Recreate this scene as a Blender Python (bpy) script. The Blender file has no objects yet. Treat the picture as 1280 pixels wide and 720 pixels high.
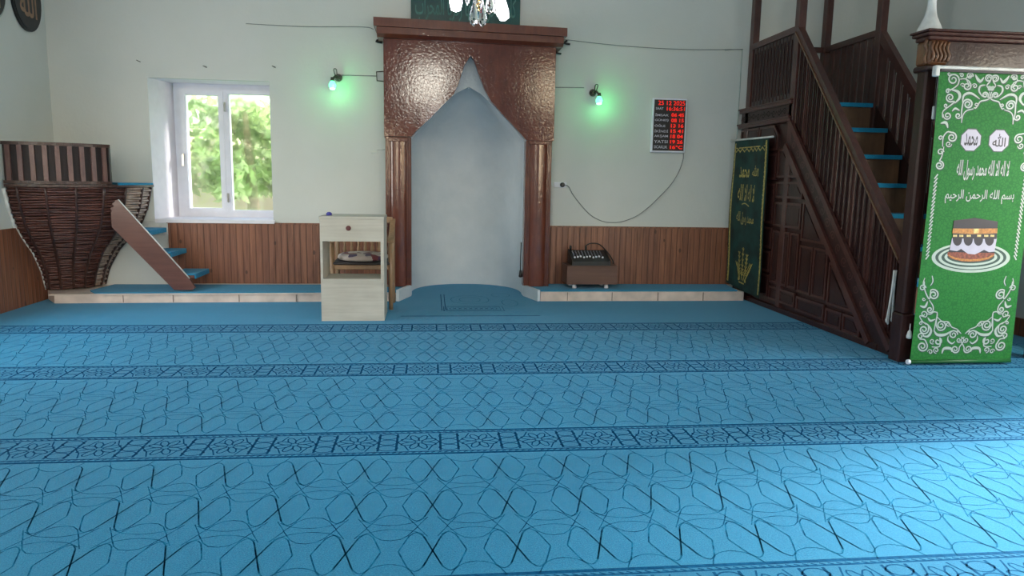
import bpy, math, random
from mathutils import Vector, Matrix, geometry
random.seed(7)
PI = math.pi
col = bpy.context.scene.collection

# ------------------------------------------------------------------ camera frame of the photograph
F, PITCH, YAW, ROLL = 905.0, .148, .112, .0177
CAM = Vector((0, 0, 1.25))
cy_, sy_ = math.cos(YAW), math.sin(YAW)
cp_, sp_ = math.cos(PITCH), math.sin(PITCH)
FWD = Vector((sy_*cp_, cy_*cp_, -sp_))
RT0 = Vector((cy_, -sy_, 0))
DN0 = FWD.cross(RT0)
RT = math.cos(ROLL)*RT0 - math.sin(ROLL)*DN0
DN = math.sin(ROLL)*RT0 + math.cos(ROLL)*DN0
def at(px, py, ax, v):
    """world point seen at a pixel of the photograph, on the plane axis=v"""
    d = FWD + (px-640)/F*RT + (py-360)/F*DN
    return CAM + d*((v-CAM[ax])/d[ax])
cd = bpy.data.cameras.new('camera'); co = bpy.data.objects.new('camera', cd); col.objects.link(co)
cd.sensor_width = 36; cd.lens = F/1280*36; cd.clip_end = 200; cd.clip_start = .02
m = Matrix((RT, -DN, -FWD)).transposed().to_4x4(); m.translation = CAM
co.matrix_world = m
bpy.context.scene.camera = co

# ------------------------------------------------------------------ materials
def lin(c):
    return tuple(((v/255)/12.92 if v/255 <= .04045 else ((v/255+.055)/1.055)**2.4) for v in c)+(1,)
class NT:
    def __init__(s, name):
        s.m = bpy.data.materials.new(name); s.m.use_nodes = True
        s.t = s.m.node_tree; s.n = s.t.nodes; s.b = s.n['Principled BSDF']
    def node(s, ty, **kw):
        n = s.n.new(ty)
        for k, v in kw.items():
            if k in n.inputs.keys(): n.inputs[k].default_value = v
            else: setattr(n, k, v)
        return n
    def link(s, a, b): s.t.links.new(a, b)
    def coord(s, scale=(1, 1, 1), loc=(0, 0, 0)):
        tc = s.node('ShaderNodeTexCoord'); mp = s.node('ShaderNodeMapping')
        mp.inputs['Scale'].default_value = scale; mp.inputs['Location'].default_value = loc
        s.link(tc.outputs['Object'], mp.inputs['Vector']); return mp.outputs['Vector']
    def noise(s, vec, scale=5, detail=4, rough=.5, dist=0):
        n = s.node('ShaderNodeTexNoise'); n.inputs['Scale'].default_value = scale
        n.inputs['Detail'].default_value = detail; n.inputs['Roughness'].default_value = rough
        n.inputs['Distortion'].default_value = dist
        if vec: s.link(vec, n.inputs['Vector'])
        return n.outputs['Fac']
    def ramp(s, fac, stops):
        r = s.node('ShaderNodeValToRGB'); e = r.color_ramp.elements
        while len(e) < len(stops): e.new(.5)
        for i, (p, c) in enumerate(stops):
            e[i].position = p; e[i].color = c if len(c) == 4 else lin(c)
        s.link(fac, r.inputs['Fac']); return r.outputs['Color']
    def math(s, op, a, b=None, c=None):
        n = s.node('ShaderNodeMath', operation=op)
        for i, v in enumerate((a, b, c)):
            if v is None: continue
            if isinstance(v, (int, float)): n.inputs[i].default_value = v
            else: s.link(v, n.inputs[i])
        return n.outputs[0]
    def mix(s, fac, a, b, bt='MIX'):
        n = s.node('ShaderNodeMix', data_type='RGBA', blend_type=bt)
        for i, v in ((0, fac), (6, a), (7, b)):
            if isinstance(v, (int, float)): n.inputs[i].default_value = v
            elif isinstance(v, tuple): n.inputs[i].default_value = v if len(v) == 4 else lin(v)
            else: s.link(v, n.inputs[i])
        return n.outputs[2]
    def bump(s, h, strength=.3, dist=.01):
        b = s.node('ShaderNodeBump'); b.inputs['Strength'].default_value = strength
        b.inputs['Distance'].default_value = dist
        s.link(h, b.inputs['Height']); s.link(b.outputs[0], s.b.inputs['Normal'])
    def set(s, color=None, rough=None, metal=None, spec=None, coat=None, coat_r=.1, emis=None, es=1):
        if color is not None:
            if isinstance(color, tuple): s.b.inputs['Base Color'].default_value = lin(color) if len(color) == 3 else color
            else: s.link(color, s.b.inputs['Base Color'])
        if rough is not None:
            if isinstance(rough, (int, float)): s.b.inputs['Roughness'].default_value = rough
            else: s.link(rough, s.b.inputs['Roughness'])
        if metal is not None: s.b.inputs['Metallic'].default_value = metal
        if spec is not None: s.b.inputs['Specular IOR Level'].default_value = spec
        if coat is not None:
            s.b.inputs['Coat Weight'].default_value = coat; s.b.inputs['Coat Roughness'].default_value = coat_r
        if emis is not None:
            s.b.inputs['Emission Color'].default_value = lin(emis); s.b.inputs['Emission Strength'].default_value = es
        return s.m
def plain(name, c, rough=.6, var=.06, scale=12, **kw):
    t = NT(name); v = t.coord(); n = t.noise(v, scale, 3)
    lo = tuple(max(0, x*(1-var*2)) for x in c); hi = tuple(min(255, x*(1+var)) for x in c)
    return t.set(t.ramp(n, [(.3, lo), (.7, hi)]), rough, **kw)
def wood(name, dark, light, axis='Z', scale=1.0, rough=.45, coat=.3, coat_r=.2, bump=.25):
    t = NT(name)
    s = [26*scale]*3; s['XYZ'.index(axis)] = 1.6*scale
    v = t.coord(tuple(s)); n = t.noise(v, 1.0, 6, .6, .6)
    v2 = t.coord(); n2 = t.noise(v2, 3.5, 3)
    c = t.ramp(n, [(.32, dark), (.68, light)])
    c = t.mix(.35, c, t.ramp(n2, [(.35, dark), (.65, light)]))
    t.bump(n, bump, .004)
    return t.set(c, rough, coat=coat, coat_r=coat_r)

M = {}
def paint():
    t = NT('wall_paint'); v = t.coord(); a = t.noise(v, .9, 4, .6); b = t.noise(v, 38, 3, .6)
    g = t.noise(v, 5, 3, .5)
    c = t.ramp(a, [(.3, (207, 209, 202)), (.7, (216, 216, 211))])
    t.bump(t.math('ADD', t.math('MULTIPLY', b, .25), g), .22, .02)
    return t.set(c, .62, spec=.3)
M['paint'] = paint()
def niche_paint():
    t = NT('niche_plaster'); v = t.coord(); a = t.noise(v, 4, 5, .6)
    t.bump(a, .3, .03)
    return t.set(t.ramp(a, [(.3, (210, 216, 220)), (.7, (222, 226, 229))]), .55, spec=.3)
M['niche'] = niche_paint()
M['white'] = plain('white_upvc', (232, 232, 240), .35, .01)
M['reveal'] = plain('brightened_reveal', (240, 234, 238), .6, .01)  # bright pinkish white: the recess's lit glow is partly put into the colour
M['dirtywhite'] = plain('old_white_paint', (222, 220, 216), .5, .05)
def wains():
    t = NT('pine_wainscot'); tc = t.node('ShaderNodeTexCoord')
    sep = t.node('ShaderNodeSeparateXYZ'); t.link(tc.outputs['Object'], sep.inputs[0])
    u = t.math('ADD', sep.outputs[0], sep.outputs[1])
    s = t.math('DIVIDE', u, .066); fl = t.math('FLOOR', s); fr = t.math('FRACT', s)
    wn = t.node('ShaderNodeTexWhiteNoise', noise_dimensions='1D'); t.link(fl, wn.inputs['W'])
    gv = t.coord((26, 26, 1.5)); g = t.noise(gv, 1.2, 6, .65, .7)
    k = t.node('ShaderNodeTexVoronoi'); k.inputs['Scale'].default_value = 1.0
    t.link(t.coord((7, 7, 4)), k.inputs['Vector'])
    knot = t.math('LESS_THAN', k.outputs['Distance'], .10)
    c = t.ramp(g, [(.3, (103, 60, 40)), (.7, (166, 106, 76))])
    c2 = t.mix(t.math('MULTIPLY', wn.outputs['Value'], .45), c, (112, 66, 50))
    c3 = t.mix(t.math('MULTIPLY', knot, .7), c2, (62, 34, 24))
    edge = t.math('MINIMUM', fr, t.math('SUBTRACT', 1.0, fr))
    gr = t.math('LESS_THAN', edge, .045)
    c4 = t.mix(t.math('MULTIPLY', gr, .65), c3, (58, 32, 24))
    t.bump(t.math('MINIMUM', t.math('MULTIPLY', edge, 10), 1.0), .6, .006)
    return t.set(c4, .42, coat=.25, coat_r=.25)
M['wains'] = wains()
def redwood(name, d, l, bstr, bscale, rough, coat, bd=.012, spec=.5):
    t = NT(name); v = t.coord(); n = t.noise(v, 6, 5, .6); n2 = t.noise(t.coord((30, 30, 3)), 1, 5, .6)
    c = t.mix(.5, t.ramp(n, [(.3, d), (.7, l)]), t.ramp(n2, [(.3, d), (.7, l)]))
    h = t.math('ADD', t.noise(v, bscale, 3, .55, .5), t.math('MULTIPLY', n, .8))
    bp = t.node('ShaderNodeBump'); bp.inputs['Strength'].default_value = bstr; bp.inputs['Distance'].default_value = bd
    t.link(h, bp.inputs['Height']); t.link(bp.outputs[0], t.b.inputs['Normal']); t.link(bp.outputs[0], t.b.inputs['Coat Normal'])
    return t.set(c, rough, coat=coat, coat_r=.05, spec=spec)
M['mihrab'] = redwood('red_varnish_panel', (76, 30, 22), (114, 54, 38), .9, 42, .5, .9, .00095, .2)
M['mihrab2'] = redwood('red_varnish_trim', (82, 36, 26), (120, 62, 42), .8, 30, .4, .8, .0012, .3)
M['minbar'] = redwood('dark_varnish', (36, 18, 18), (62, 34, 31), .6, 40, .4, .2, .002, .3)
M['minbar_l'] = redwood('dark_varnish_light', (54, 29, 27), (90, 53, 46), .6, 40, .36, .25, .002, .35)
M['carved'] = redwood('carved_walnut', (70, 42, 26), (128, 82, 50), .3, 30, .35, .3)
M['riser'] = redwood('riser_wood', (92, 64, 48), (130, 96, 70), .2, 20, .45, .1)
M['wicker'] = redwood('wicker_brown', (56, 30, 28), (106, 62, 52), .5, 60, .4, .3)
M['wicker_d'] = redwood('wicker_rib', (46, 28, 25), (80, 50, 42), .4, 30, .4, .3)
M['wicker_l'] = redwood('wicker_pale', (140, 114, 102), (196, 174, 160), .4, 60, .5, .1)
M['rail_d'] = redwood('parapet_board', (26, 12, 13), (36, 18, 18), .2, 30, .6, 0)
M['rail_l'] = redwood('parapet_slat', (88, 58, 56), (124, 90, 84), .4, 30, .4, .3)
M['stringer'] = wood('stringer_wood', (84, 48, 40), (112, 70, 58), 'X', 1, .4, .3)
M['lectern'] = wood('birch_laminate', (172, 164, 150), (200, 193, 180), 'X', .8, .45, .1, .3, .05)
M['chair'] = wood('beech_chair', (138, 104, 74), (176, 140, 106), 'Z', 1, .4, .3)
M['cabinet'] = wood('brown_chipboard', (96, 64, 52), (116, 80, 66), 'X', 1, .5, .1)
M['black'] = plain('black_plastic', (26, 26, 30), .4, .1)
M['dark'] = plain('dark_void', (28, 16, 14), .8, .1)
M['metal'] = plain('dark_metal', (96, 92, 86), .35, .1, metal=.8)
M['chrome'] = plain('chrome', (210, 205, 195), .15, .02, metal=1)
M['brass'] = plain('brass', (200, 170, 110), .25, .05, metal=.9)
M['wire'] = plain('grey_wire', (132, 136, 134), .6)
M['trunk'] = plain('painted_conduit', (176, 186, 178), .6)
M['travertine'] = plain('travertine', (226, 204, 190), .5, .05, 6)
M['joint'] = plain('mortar_joint', (140, 120, 108), .8)
def carpet_mat(name, c1, c2):
    t = NT(name); v = t.coord()
    n = t.noise(v, 190, 3, .75); b = t.noise(v, 2.3, 4, .6); w = t.noise(v, 14, 3, .6)
    c = t.ramp(n, [(.28, c1), (.72, c2)])
    c = t.mix(t.math('MULTIPLY', b, .3), c, (56, 156, 184))
    c = t.mix(t.math('MULTIPLY', w, .22), c, c1)
    t.bump(n, .5, .006)
    s = t.set(c, .95, spec=.1)
    t.b.inputs['Sheen Weight'].default_value = .12
    return s
M['carpet'] = carpet_mat('blue_carpet', (18, 110, 154), (48, 158, 200))
def line_mat(name, a, b_, sc):
    t = NT(name); n = t.noise(t.coord(), sc, 3, .6)
    return t.set(t.ramp(n, [(.38, a), (.66, b_)]), .95, spec=.1)
M['carpet_line'] = line_mat('carpet_line', (14, 84, 118), (34, 132, 170), 22)
M['carpet_line2'] = line_mat('carpet_border_line', (12, 78, 118), (22, 96, 138), 40)
M['carpet_band'] = carpet_mat('carpet_border_ground', (20, 106, 148), (40, 142, 184))
M['gold'] = plain('gold_thread', (176, 158, 84), .5, .2, 60)
M['flag'] = plain('dark_green_velvet', (16, 52, 48), .8, .25, 6)
M['flag2'] = plain('green_velvet_border', (26, 66, 46), .8, .2, 6)
M['board'] = plain('green_board', (12, 74, 74), .25, .1, 3)
M['board_ink'] = plain('pale_green_lettering', (62, 124, 116), .5)
def banner_mat():
    t = NT('banner_green')
    v = t.coord((42, 42, 42)); vo = t.node('ShaderNodeTexVoronoi', feature='DISTANCE_TO_EDGE')
    vo.inputs['Scale'].default_value = 1; vo.inputs['Randomness'].default_value = .8
    t.link(v, vo.inputs['Vector'])
    e = t.math('LESS_THAN', vo.outputs['Distance'], .09)
    c = t.mix(t.math('MULTIPLY', e, .5), (48, 120, 56), (32, 92, 48))
    return t.set(c, .6, spec=.15)
M['banner'] = banner_mat()
M['print_w'] = plain('banner_white_print', (174, 188, 177), .5, .02)
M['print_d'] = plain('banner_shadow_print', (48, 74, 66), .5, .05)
M['print_o'] = plain('medallion_white', (182, 177, 194), .5, .02)
M['print_k'] = plain('banner_black_print', (36, 30, 42), .5, .05)
M['print_g'] = plain('banner_gold_print', (186, 122, 56), .5, .1, 60)
M['print_y'] = plain('banner_pale_gold', (214, 190, 120), .5, .1, 60)
M['print_b'] = plain('banner_brown_print', (132, 66, 50), .5, .2, 60)
M['cushion'] = None
def cushion():
    t = NT('patterned_cushion'); vo = t.node('ShaderNodeTexVoronoi'); vo.inputs['Scale'].default_value = 14
    t.link(t.coord(), vo.inputs['Vector'])
    sep = t.node('ShaderNodeSeparateColor'); t.link(vo.outputs['Color'], sep.inputs[0])
    return t.set(t.ramp(sep.outputs[0], [(.0, (190, 176, 168)), (.55, (205, 190, 182)), (.62, (120, 60, 60)), (.8, (60, 50, 92)), (.9, (190, 176, 168))]), .9)
M['cushion'] = cushion()
M['seat'] = plain('dark_seat_pad', (60, 56, 58), .7)
def glassy(name, rough, ior=1.45, color=(1, 1, 1, 1)):
    t = NT(name); t.b.inputs['Transmission Weight'].default_value = 1
    t.b.inputs['IOR'].default_value = ior
    return t.set(color, rough)
M['crystal'] = glassy('crystal', .04, 1.5)
def pane():
    # a thin window sheet with a slightly frosted film
    t = NT('frosted_pane'); t.b.inputs['Transmission Weight'].default_value = 1; t.b.inputs['IOR'].default_value = 1.25
    t.set((1, 1, 1, 1), .16)
    tr = t.node('ShaderNodeBsdfTransparent'); mx_ = t.node('ShaderNodeMixShader'); mx_.inputs[0].default_value = .62
    t.link(t.b.outputs[0], mx_.inputs[1]); t.link(tr.outputs[0], mx_.inputs[2]); t.link(mx_.outputs[0], t.n['Material Output'].inputs[0])
    return t.m
M['pane'] = pane()
def emit(name, c, s):
    t = NT(name); return t.set(c, .5, emis=c, es=s)
M['bulb'] = emit('lit_bulb', (255, 250, 255), 10)
M['gbulb'] = emit('green_bulb', (120, 255, 190), 4)
M['gbulb_core'] = emit('green_bulb_core', (215, 255, 250), 9)
M['led'] = emit('red_led', (255, 32, 18), 2.2)
M['led_bg'] = plain('led_glow_red', (84, 8, 10), .4)  # red glow of the digits put into the panel colour
M['led_lab'] = emit('display_label', (168, 168, 180), .35)
M['leaf'] = plain('leaf', (128, 156, 92), .6, .3, 3)
M['leaf2'] = plain('leaf_dark', (88, 120, 78), .6, .3, 3)
M['bark'] = plain('bark', (90, 74, 58), .9, .2)
M['grass'] = plain('grass', (96, 130, 60), .95, .2)

# ------------------------------------------------------------------ mesh helper
class MB:
    def __init__(s): s.v = []; s.f = []; s.mi = []; s.sm = []
    def add(s, vs, fs, mi=0, smooth=False):
        o = len(s.v); s.v += [Vector(x) for x in vs]
        s.f += [tuple(i+o for i in f) for f in fs]
        s.mi += [mi]*len(fs); s.sm += [smooth]*len(fs); return s
    def box(s, a, b, mi=0, bev=0.0):
        x0, y0, z0 = (min(p, q) for p, q in zip(a, b)); x1, y1, z1 = (max(p, q) for p, q in zip(a, b))
        bev = min(bev, (x1-x0)*.3, (y1-y0)*.3, (z1-z0)*.3)
        if bev <= 0:
            vs = [(x, y, z) for x in (x0, x1) for y in (y0, y1) for z in (z0, z1)]
            return s.add(vs, [(0, 1, 3, 2), (4, 6, 7, 5), (0, 4, 5, 1), (2, 3, 7, 6), (0, 2, 6, 4), (1, 5, 7, 3)], mi)
        import bmesh
        bm = bmesh.new(); bmesh.ops.create_cube(bm, size=1)
        for v in bm.verts: v.co = Vector(((x0+x1)/2+v.co.x*(x1-x0), (y0+y1)/2+v.co.y*(y1-y0), (z0+z1)/2+v.co.z*(z1-z0)))
        bmesh.ops.bevel(bm, geom=list(bm.edges), offset=bev, segments=1, affect='EDGES')
        bm.verts.index_update()
        s.add([v.co.copy() for v in bm.verts], [tuple(v.index for v in f.verts) for f in bm.faces], mi); bm.free(); return s
    def obox(s, c, ax, ay, az, mi=0):
        """box from a centre and three half-axis vectors"""
        c, ax, ay, az = map(Vector, (c, ax, ay, az))
        vs = [c+i*ax+j*ay+k*az for i in (-1, 1) for j in (-1, 1) for k in (-1, 1)]
        return s.add(vs, [(0, 1, 3, 2), (4, 6, 7, 5), (0, 4, 5, 1), (2, 3, 7, 6), (0, 2, 6, 4), (1, 5, 7, 3)], mi)
    def bar(s, p, q, w, h, up=(0, 0, 1), mi=0):
        p, q = Vector(p), Vector(q); d = (q-p); L = d.length; d.normalize()
        side = d.cross(Vector(up)).normalized(); u = side.cross(d)
        return s.obox((p+q)/2, d*L/2, side*w/2, u*h/2, mi)
    def tube(s, pts, r, n=8, mi=0, close=False, smooth=True):
        pts = [Vector(p) for p in pts]; N = len(pts)
        rs = r if isinstance(r, (list, tuple)) else [r]*N
        vs = []; ref = None
        for i, p in enumerate(pts):
            d = (pts[min(i+1, N-1)]-pts[max(i-1, 0)]).normalized()
            if ref is None: ref = Vector((0, 0, 1)) if abs(d.z) < .9 else Vector((1, 0, 0))
            a = d.cross(ref).normalized(); b = a.cross(d).normalized(); ref = b
            vs += [p+rs[i]*(math.cos(2*PI*k/n)*a+math.sin(2*PI*k/n)*b) for k in range(n)]
        fs = [(i*n+k, i*n+(k+1) % n, (i+1)*n+(k+1) % n, (i+1)*n+k) for i in range(N-1) for k in range(n)]
        s.add(vs, fs, mi, smooth)
        s.add([vs[k] for k in range(n)], [tuple(range(n))], mi); s.add([vs[(N-1)*n+k] for k in range(n)], [tuple(range(n))], mi)
        return s
    def lathe(s, prof, c, n=20, mi=0, axis=(0, 0, 1), smooth=True):
        c = Vector(c); z = Vector(axis).normalized()
        a = z.orthogonal().normalized(); b = z.cross(a)
        vs = [c+z*h+r*(math.cos(2*PI*k/n)*a+math.sin(2*PI*k/n)*b) for r, h in prof for k in range(n)]
        fs = [(i*n+k, i*n+(k+1) % n, (i+1)*n+(k+1) % n, (i+1)*n+k) for i in range(len(prof)-1) for k in range(n)]
        s.add(vs, fs, mi, smooth)
        s.add([vs[k] for k in range(n)], [tuple(range(n))], mi); s.add([vs[(len(prof)-1)*n+k] for k in range(n)], [tuple(range(n))], mi)
        return s
    def prism(s, poly, fn, d0, d1, mi=0, holes=()):
        """2-D polygon (with holes) mapped by fn(u, v, d), between depth d0 and d1"""
        loops = [list(poly)]+[list(h) for h in holes]
        flat = [p for l in loops for p in l]
        tris = geometry.tessellate_polygon([[Vector((p[0], p[1], 0)) for p in l] for l in loops])
        n = len(flat)
        vs = [fn(u, v, d0) for u, v in flat]+[fn(u, v, d1) for u, v in flat]
        fs = [tuple(t) for t in tris]
        if d0 != d1:
            fs += [tuple(i+n for i in reversed(t)) for t in tris]; o = 0
            for l in loops:
                k = len(l); fs += [(o+i, o+(i+1) % k, n+o+(i+1) % k, n+o+i) for i in range(k)]; o += k
        return s.add(vs, fs, mi)
    def ribbon(s, pts, w, fn, d, mi=0):
        """flat stroke on a surface"""
        N = len(pts); ws = w if isinstance(w, (list, tuple)) else [w]*N
        vs = []
        for i, (u, v) in enumerate(pts):
            a = pts[max(i-1, 0)]; b = pts[min(i+1, N-1)]
            if (abs(a[0]-b[0])+abs(a[1]-b[1])) < 1e-9: a = pts[i-1]; b = pts[i]
            dx, dy = b[0]-a[0], b[1]-a[1]; L = math.hypot(dx, dy) or 1
            nx, ny = -dy/L*ws[i]/2, dx/L*ws[i]/2
            vs += [fn(u+nx, v+ny, d), fn(u-nx, v-ny, d)]
        return s.add(vs, [(2*i, 2*i+1, 2*i+3, 2*i+2) for i in range(N-1)], mi)
    def build(s, name, mat, parent=None, fix=True):
        me = bpy.data.meshes.new(name)
        o = bpy.data.objects.new(name, me); col.objects.link(o)
        off = Vector((0, 0, 0))
        if parent is not None:
            o.parent = parent; p = parent
            while p is not None: off += p.location; p = p.parent
        me.from_pydata([v-off for v in s.v], [], s.f)
        for mm in (mat if isinstance(mat, (list, tuple)) else [mat]): me.materials.append(mm)
        me.polygons.foreach_set('material_index', s.mi); me.polygons.foreach_set('use_smooth', s.sm)
        if fix:
            import bmesh
            bm = bmesh.new(); bm.from_mesh(me); bmesh.ops.remove_doubles(bm, verts=bm.verts, dist=1e-6)
            bmesh.ops.recalc_face_normals(bm, faces=bm.faces); bm.to_mesh(me); bm.free()
        me.update(); return o
def tag(o, label=None, cat=None, group=None, kind=None):
    for k, v in (('label', label), ('category', cat), ('group', group), ('kind', kind)):
        if v: o[k] = v
    return o
def thing(name, label, cat, loc=(0, 0, 0), group=None):
    o = bpy.data.objects.new(name, None); col.objects.link(o); o.location = loc; o.empty_display_size = .1
    return tag(o, label, cat, group)
def move_origin(o, p):
    """put a single-mesh thing's origin at its base"""
    p = Vector(p); o.data.transform(Matrix.Translation(-p)); o.location = p; return o
def smooth(pts, k=6, closed=False):
    out = []; n = len(pts)
    P = lambda i: pts[i % n] if closed else pts[max(0, min(n-1, i))]
    for i in range(n if closed else n-1):
        a, b, c, d = P(i-1), P(i), P(i+1), P(i+2)
        for j in range(k):
            t = j/k
            out.append(tuple(.5*(2*b[q]+(c[q]-a[q])*t+(2*a[q]-5*b[q]+4*c[q]-d[q])*t*t+(3*b[q]-a[q]-3*c[q]+d[q])*t**3) for q in range(len(b))))
    out.append(tuple(pts[0]) if closed else tuple(pts[-1])); return out
XZ = lambda y: (lambda u, v, d: (u, y+d, v))          # vertical sheet facing the camera
YZ = lambda x: (lambda u, v, d: (x+d, u, v))          # vertical sheet along the side
XY = lambda z: (lambda u, v, d: (u, v, z+d))

# ------------------------------------------------------------------ writing
AR = {'ا': ('FE8D', 'FE8E', None, None), 'أ': ('FE83', 'FE84', None, None), 'ب': ('FE8F', 'FE90', 'FE91', 'FE92'), 'ح': ('FEA1', 'FEA2', 'FEA3', 'FEA4'),
      'خ': ('FEA5', 'FEA6', 'FEA7', 'FEA8'), 'د': ('FEA9', 'FEAA', None, None), 'ر': ('FEAD', 'FEAE', None, None), 'ز': ('FEAF', 'FEB0', None, None),
      'س': ('FEB1', 'FEB2', 'FEB3', 'FEB4'), 'ع': ('FEC9', 'FECA', 'FECB', 'FECC'), 'ك': ('FED9', 'FEDA', 'FEDB', 'FEDC'), 'ل': ('FEDD', 'FEDE', 'FEDF', 'FEE0'),
      'م': ('FEE1', 'FEE2', 'FEE3', 'FEE4'), 'ن': ('FEE5', 'FEE6', 'FEE7', 'FEE8'), 'ه': ('FEE9', 'FEEA', 'FEEB', 'FEEC'), 'و': ('FEED', 'FEEE', None, None),
      'ي': ('FEF1', 'FEF2', 'FEF3', 'FEF4'), 'ﻻ': ('FEFB', 'FEFC', None, None)}
def arabic(t):
    """joined letter forms in the order they are drawn"""
    t = t.replace('لا', 'ﻻ'); out = []
    for w in t.split(' '):
        s = ''
        for i, ch in enumerate(w):
            if ch not in AR: s += ch; continue
            prev = i > 0 and w[i-1] in AR and AR[w[i-1]][2] is not None
            nxt = i < len(w)-1 and w[i+1] in AR and AR[ch][2] is not None
            s += chr(int(AR[ch][3 if prev and nxt else 1 if prev else 2 if nxt else 0], 16))
        out.append(s[::-1])
    return ' '.join(out[::-1])
def text2d(txt, box, bold=0.0, shear=0.0):
    """flat letter triangles fitted into box=(u0, v0, u1, v1)"""
    cu = bpy.data.curves.new('t', 'FONT'); cu.body = txt; cu.offset = bold; cu.shear = shear; cu.resolution_u = 3
    o = bpy.data.objects.new('t', cu); col.objects.link(o)
    dg = bpy.context.evaluated_depsgraph_get(); me = o.evaluated_get(dg).to_mesh()
    vs = [tuple(v.co[:2]) for v in me.vertices]; fs = [tuple(p.vertices) for p in me.polygons]
    o.evaluated_get(dg).to_mesh_clear(); bpy.data.objects.remove(o); bpy.data.curves.remove(cu)
    if not vs: return [], []
    x0, x1 = min(v[0] for v in vs), max(v[0] for v in vs); y0, y1 = min(v[1] for v in vs), max(v[1] for v in vs)
    a, b, c, d = box
    return [(a+(v[0]-x0)/(x1-x0)*(c-a), b+(v[1]-y0)/(y1-y0)*(d-b)) for v in vs], fs
def put_text(mb, txt, box, fn, d, bold=0.0, shear=0.0, mi=0):
    vs, fs = text2d(txt, box, bold, shear)
    if vs: mb.add([fn(u, v, d) for u, v in vs], fs, mi)
ALLAH = chr(0xFDF2); MUHAMMAD = arabic('محمد')

# ================================================================== THE ROOM
W = 7.95; XL, XR = -3.81, 5.05; YR = -3.3; HC = 4.7
def arch_top(u):  # niche opening outline, half-width -> height
    return u
ARCX = .39
niche_open = [(-.21, 0), (-.21, 1.66), (-.10, 1.80), (.05, 1.95), (.16, 2.06), (.26, 2.15), (.385, 2.215), (.51, 2.15), (.62, 2.06), (.73, 1.95), (.88, 1.80), (.99, 1.66), (.99, 0)]
WX0, WX1, WZ0, WZ1 = -2.873, -1.67, .772, 2.216
def wall_rect(u0, v0, u1, v1): return [(u0, v0), (u1, v0), (u1, v1), (u0, v1)]
b = MB()
b.prism(wall_rect(XL-.2, -.3, XR+.2, HC), XZ(W), 0, .06, 0,
        [wall_rect(WX0, WZ0, WX1, WZ1), wall_rect(-.34, -.02, 1.12, 2.3)])
# deep splayed window recess
fx0, fx1, fz0, fz1, FY = -2.775, -1.68, .785, 2.225, 8.40
for q in (((WX0, W, WZ0), (fx0, FY+.12, fz0), (fx0, FY+.12, fz1), (WX0, W, WZ1)),
          ((WX1, W, WZ0), (WX1, W, WZ1), (fx1, FY+.12, fz1), (fx1, FY+.12, fz0)),
          ((WX0, W, WZ1), (fx0, FY+.12, fz1), (fx1, FY+.12, fz1), (WX1, W, WZ1)),
          ((WX0, W, WZ0), (WX1, W, WZ0), (fx1, FY+.12, fz0), (fx0, FY+.12, fz0))):
    b.add(q, [(0, 1, 2, 3)], 1)
b.prism(wall_rect(XL-.2, -.3, XR+.2, HC), XZ(FY+.12), 0, .1, 0, [wall_rect(fx0, fz0, fx1, fz1), wall_rect(-.5, -.02, 1.3, 2.4)])
tag(b.build('wall_back', [M['paint'], M['reveal']]), 'white plastered wall with window and prayer niche', kind='structure')
b = MB(); b.prism([(YR, -.3), (W, -.3), (W, HC), (YR, HC)], YZ(XL), -.2, 0, 0, [wall_rect(-1.6, .8, -.2, 2.4), wall_rect(4.4, .8, 6.0, 2.4)])
tag(b.build('wall_left', M['paint']), 'white plastered side wall with wood wainscot', kind='structure')
b = MB(); b.prism([(YR, -.3), (W, -.3), (W, HC), (YR, HC)], YZ(XR), 0, .2, 0, [wall_rect(-1.4, .8, .1, 2.5), wall_rect(2.6, .8, 4.2, 2.5)])
tag(b.build('wall_right', M['paint']), 'white plastered wall behind the wooden pulpit stair', kind='structure')
b = MB(); b.prism([(XL, -.3), (XR, -.3), (XR, HC), (XL, HC)], XZ(YR), -.2, 0, 0, [wall_rect(-2.6, .9, -1.0, 2.5), wall_rect(3.1, .9, 4.7, 2.5), wall_rect(-.55, 3.0, .55, 4.1), wall_rect(-3.3, 3.0, -2.3, 4.1), wall_rect(2.6, 3.0, 3.6, 4.1)])
tag(b.build('wall_rear', M['paint']), 'white rear wall with windows', kind='structure')
tag(MB().box((XL-.2, YR-.2, HC), (XR+.2, W+.2, HC+.2)).build('ceiling', M['paint']), 'white ceiling', kind='structure')

# floor with the woven carpet pattern
PX, PY = .29, .35
fl = MB()
bounds = [(-.28, 7.40), (-.20, 7.80)]
niche_floor = []
NCX, NHW, ND = .39, .62, .72
for k in range(25):
    a = PI*k/24; niche_floor.append((NCX+NHW*math.cos(a), W+ND*(math.sin(a)**.8)))
outline = [(XL, YR), (XR, YR), (XR, W+.02), (1.06, W+.02)]+niche_floor+[(-.28, W+.02), (XL, W+.02)]
fl.prism(outline, XY(0), 0, -.12, 0)
FX = XY(.0008)
def line(pts, w, mi): fl.ribbon(pts, w, FX, 0, mi)
def closed_shape(cx, cy, rx, ry, n=14, p=2.6, mi=1, w=.006, rot=0):
    pts = []
    for k in range(n+1):
        a = 2*PI*k/n+rot; c, s = math.cos(a), math.sin(a)
        pts.append((cx+rx*math.copysign(abs(c)**(2/p), c), cy+ry*math.copysign(abs(s)**(2/p), s)))
    line(pts, w, mi)
band_y = [7.42-.0, 6.062, 4.706, 3.35, 1.994]
cols = range(int((XL-.0)/PX)-1, int(XR/PX)+2)
hexo_s = [(1, 0), (.93, .12), (.62, .56), (.42, .82), (.18, .96), (0, 1), (-.18, .96), (-.42, .82), (-.62, .56), (-.93, .12), (-1, 0)]
hexo_s = hexo_s+[(u, -v) for u, v in reversed(hexo_s[:-1])]
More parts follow.
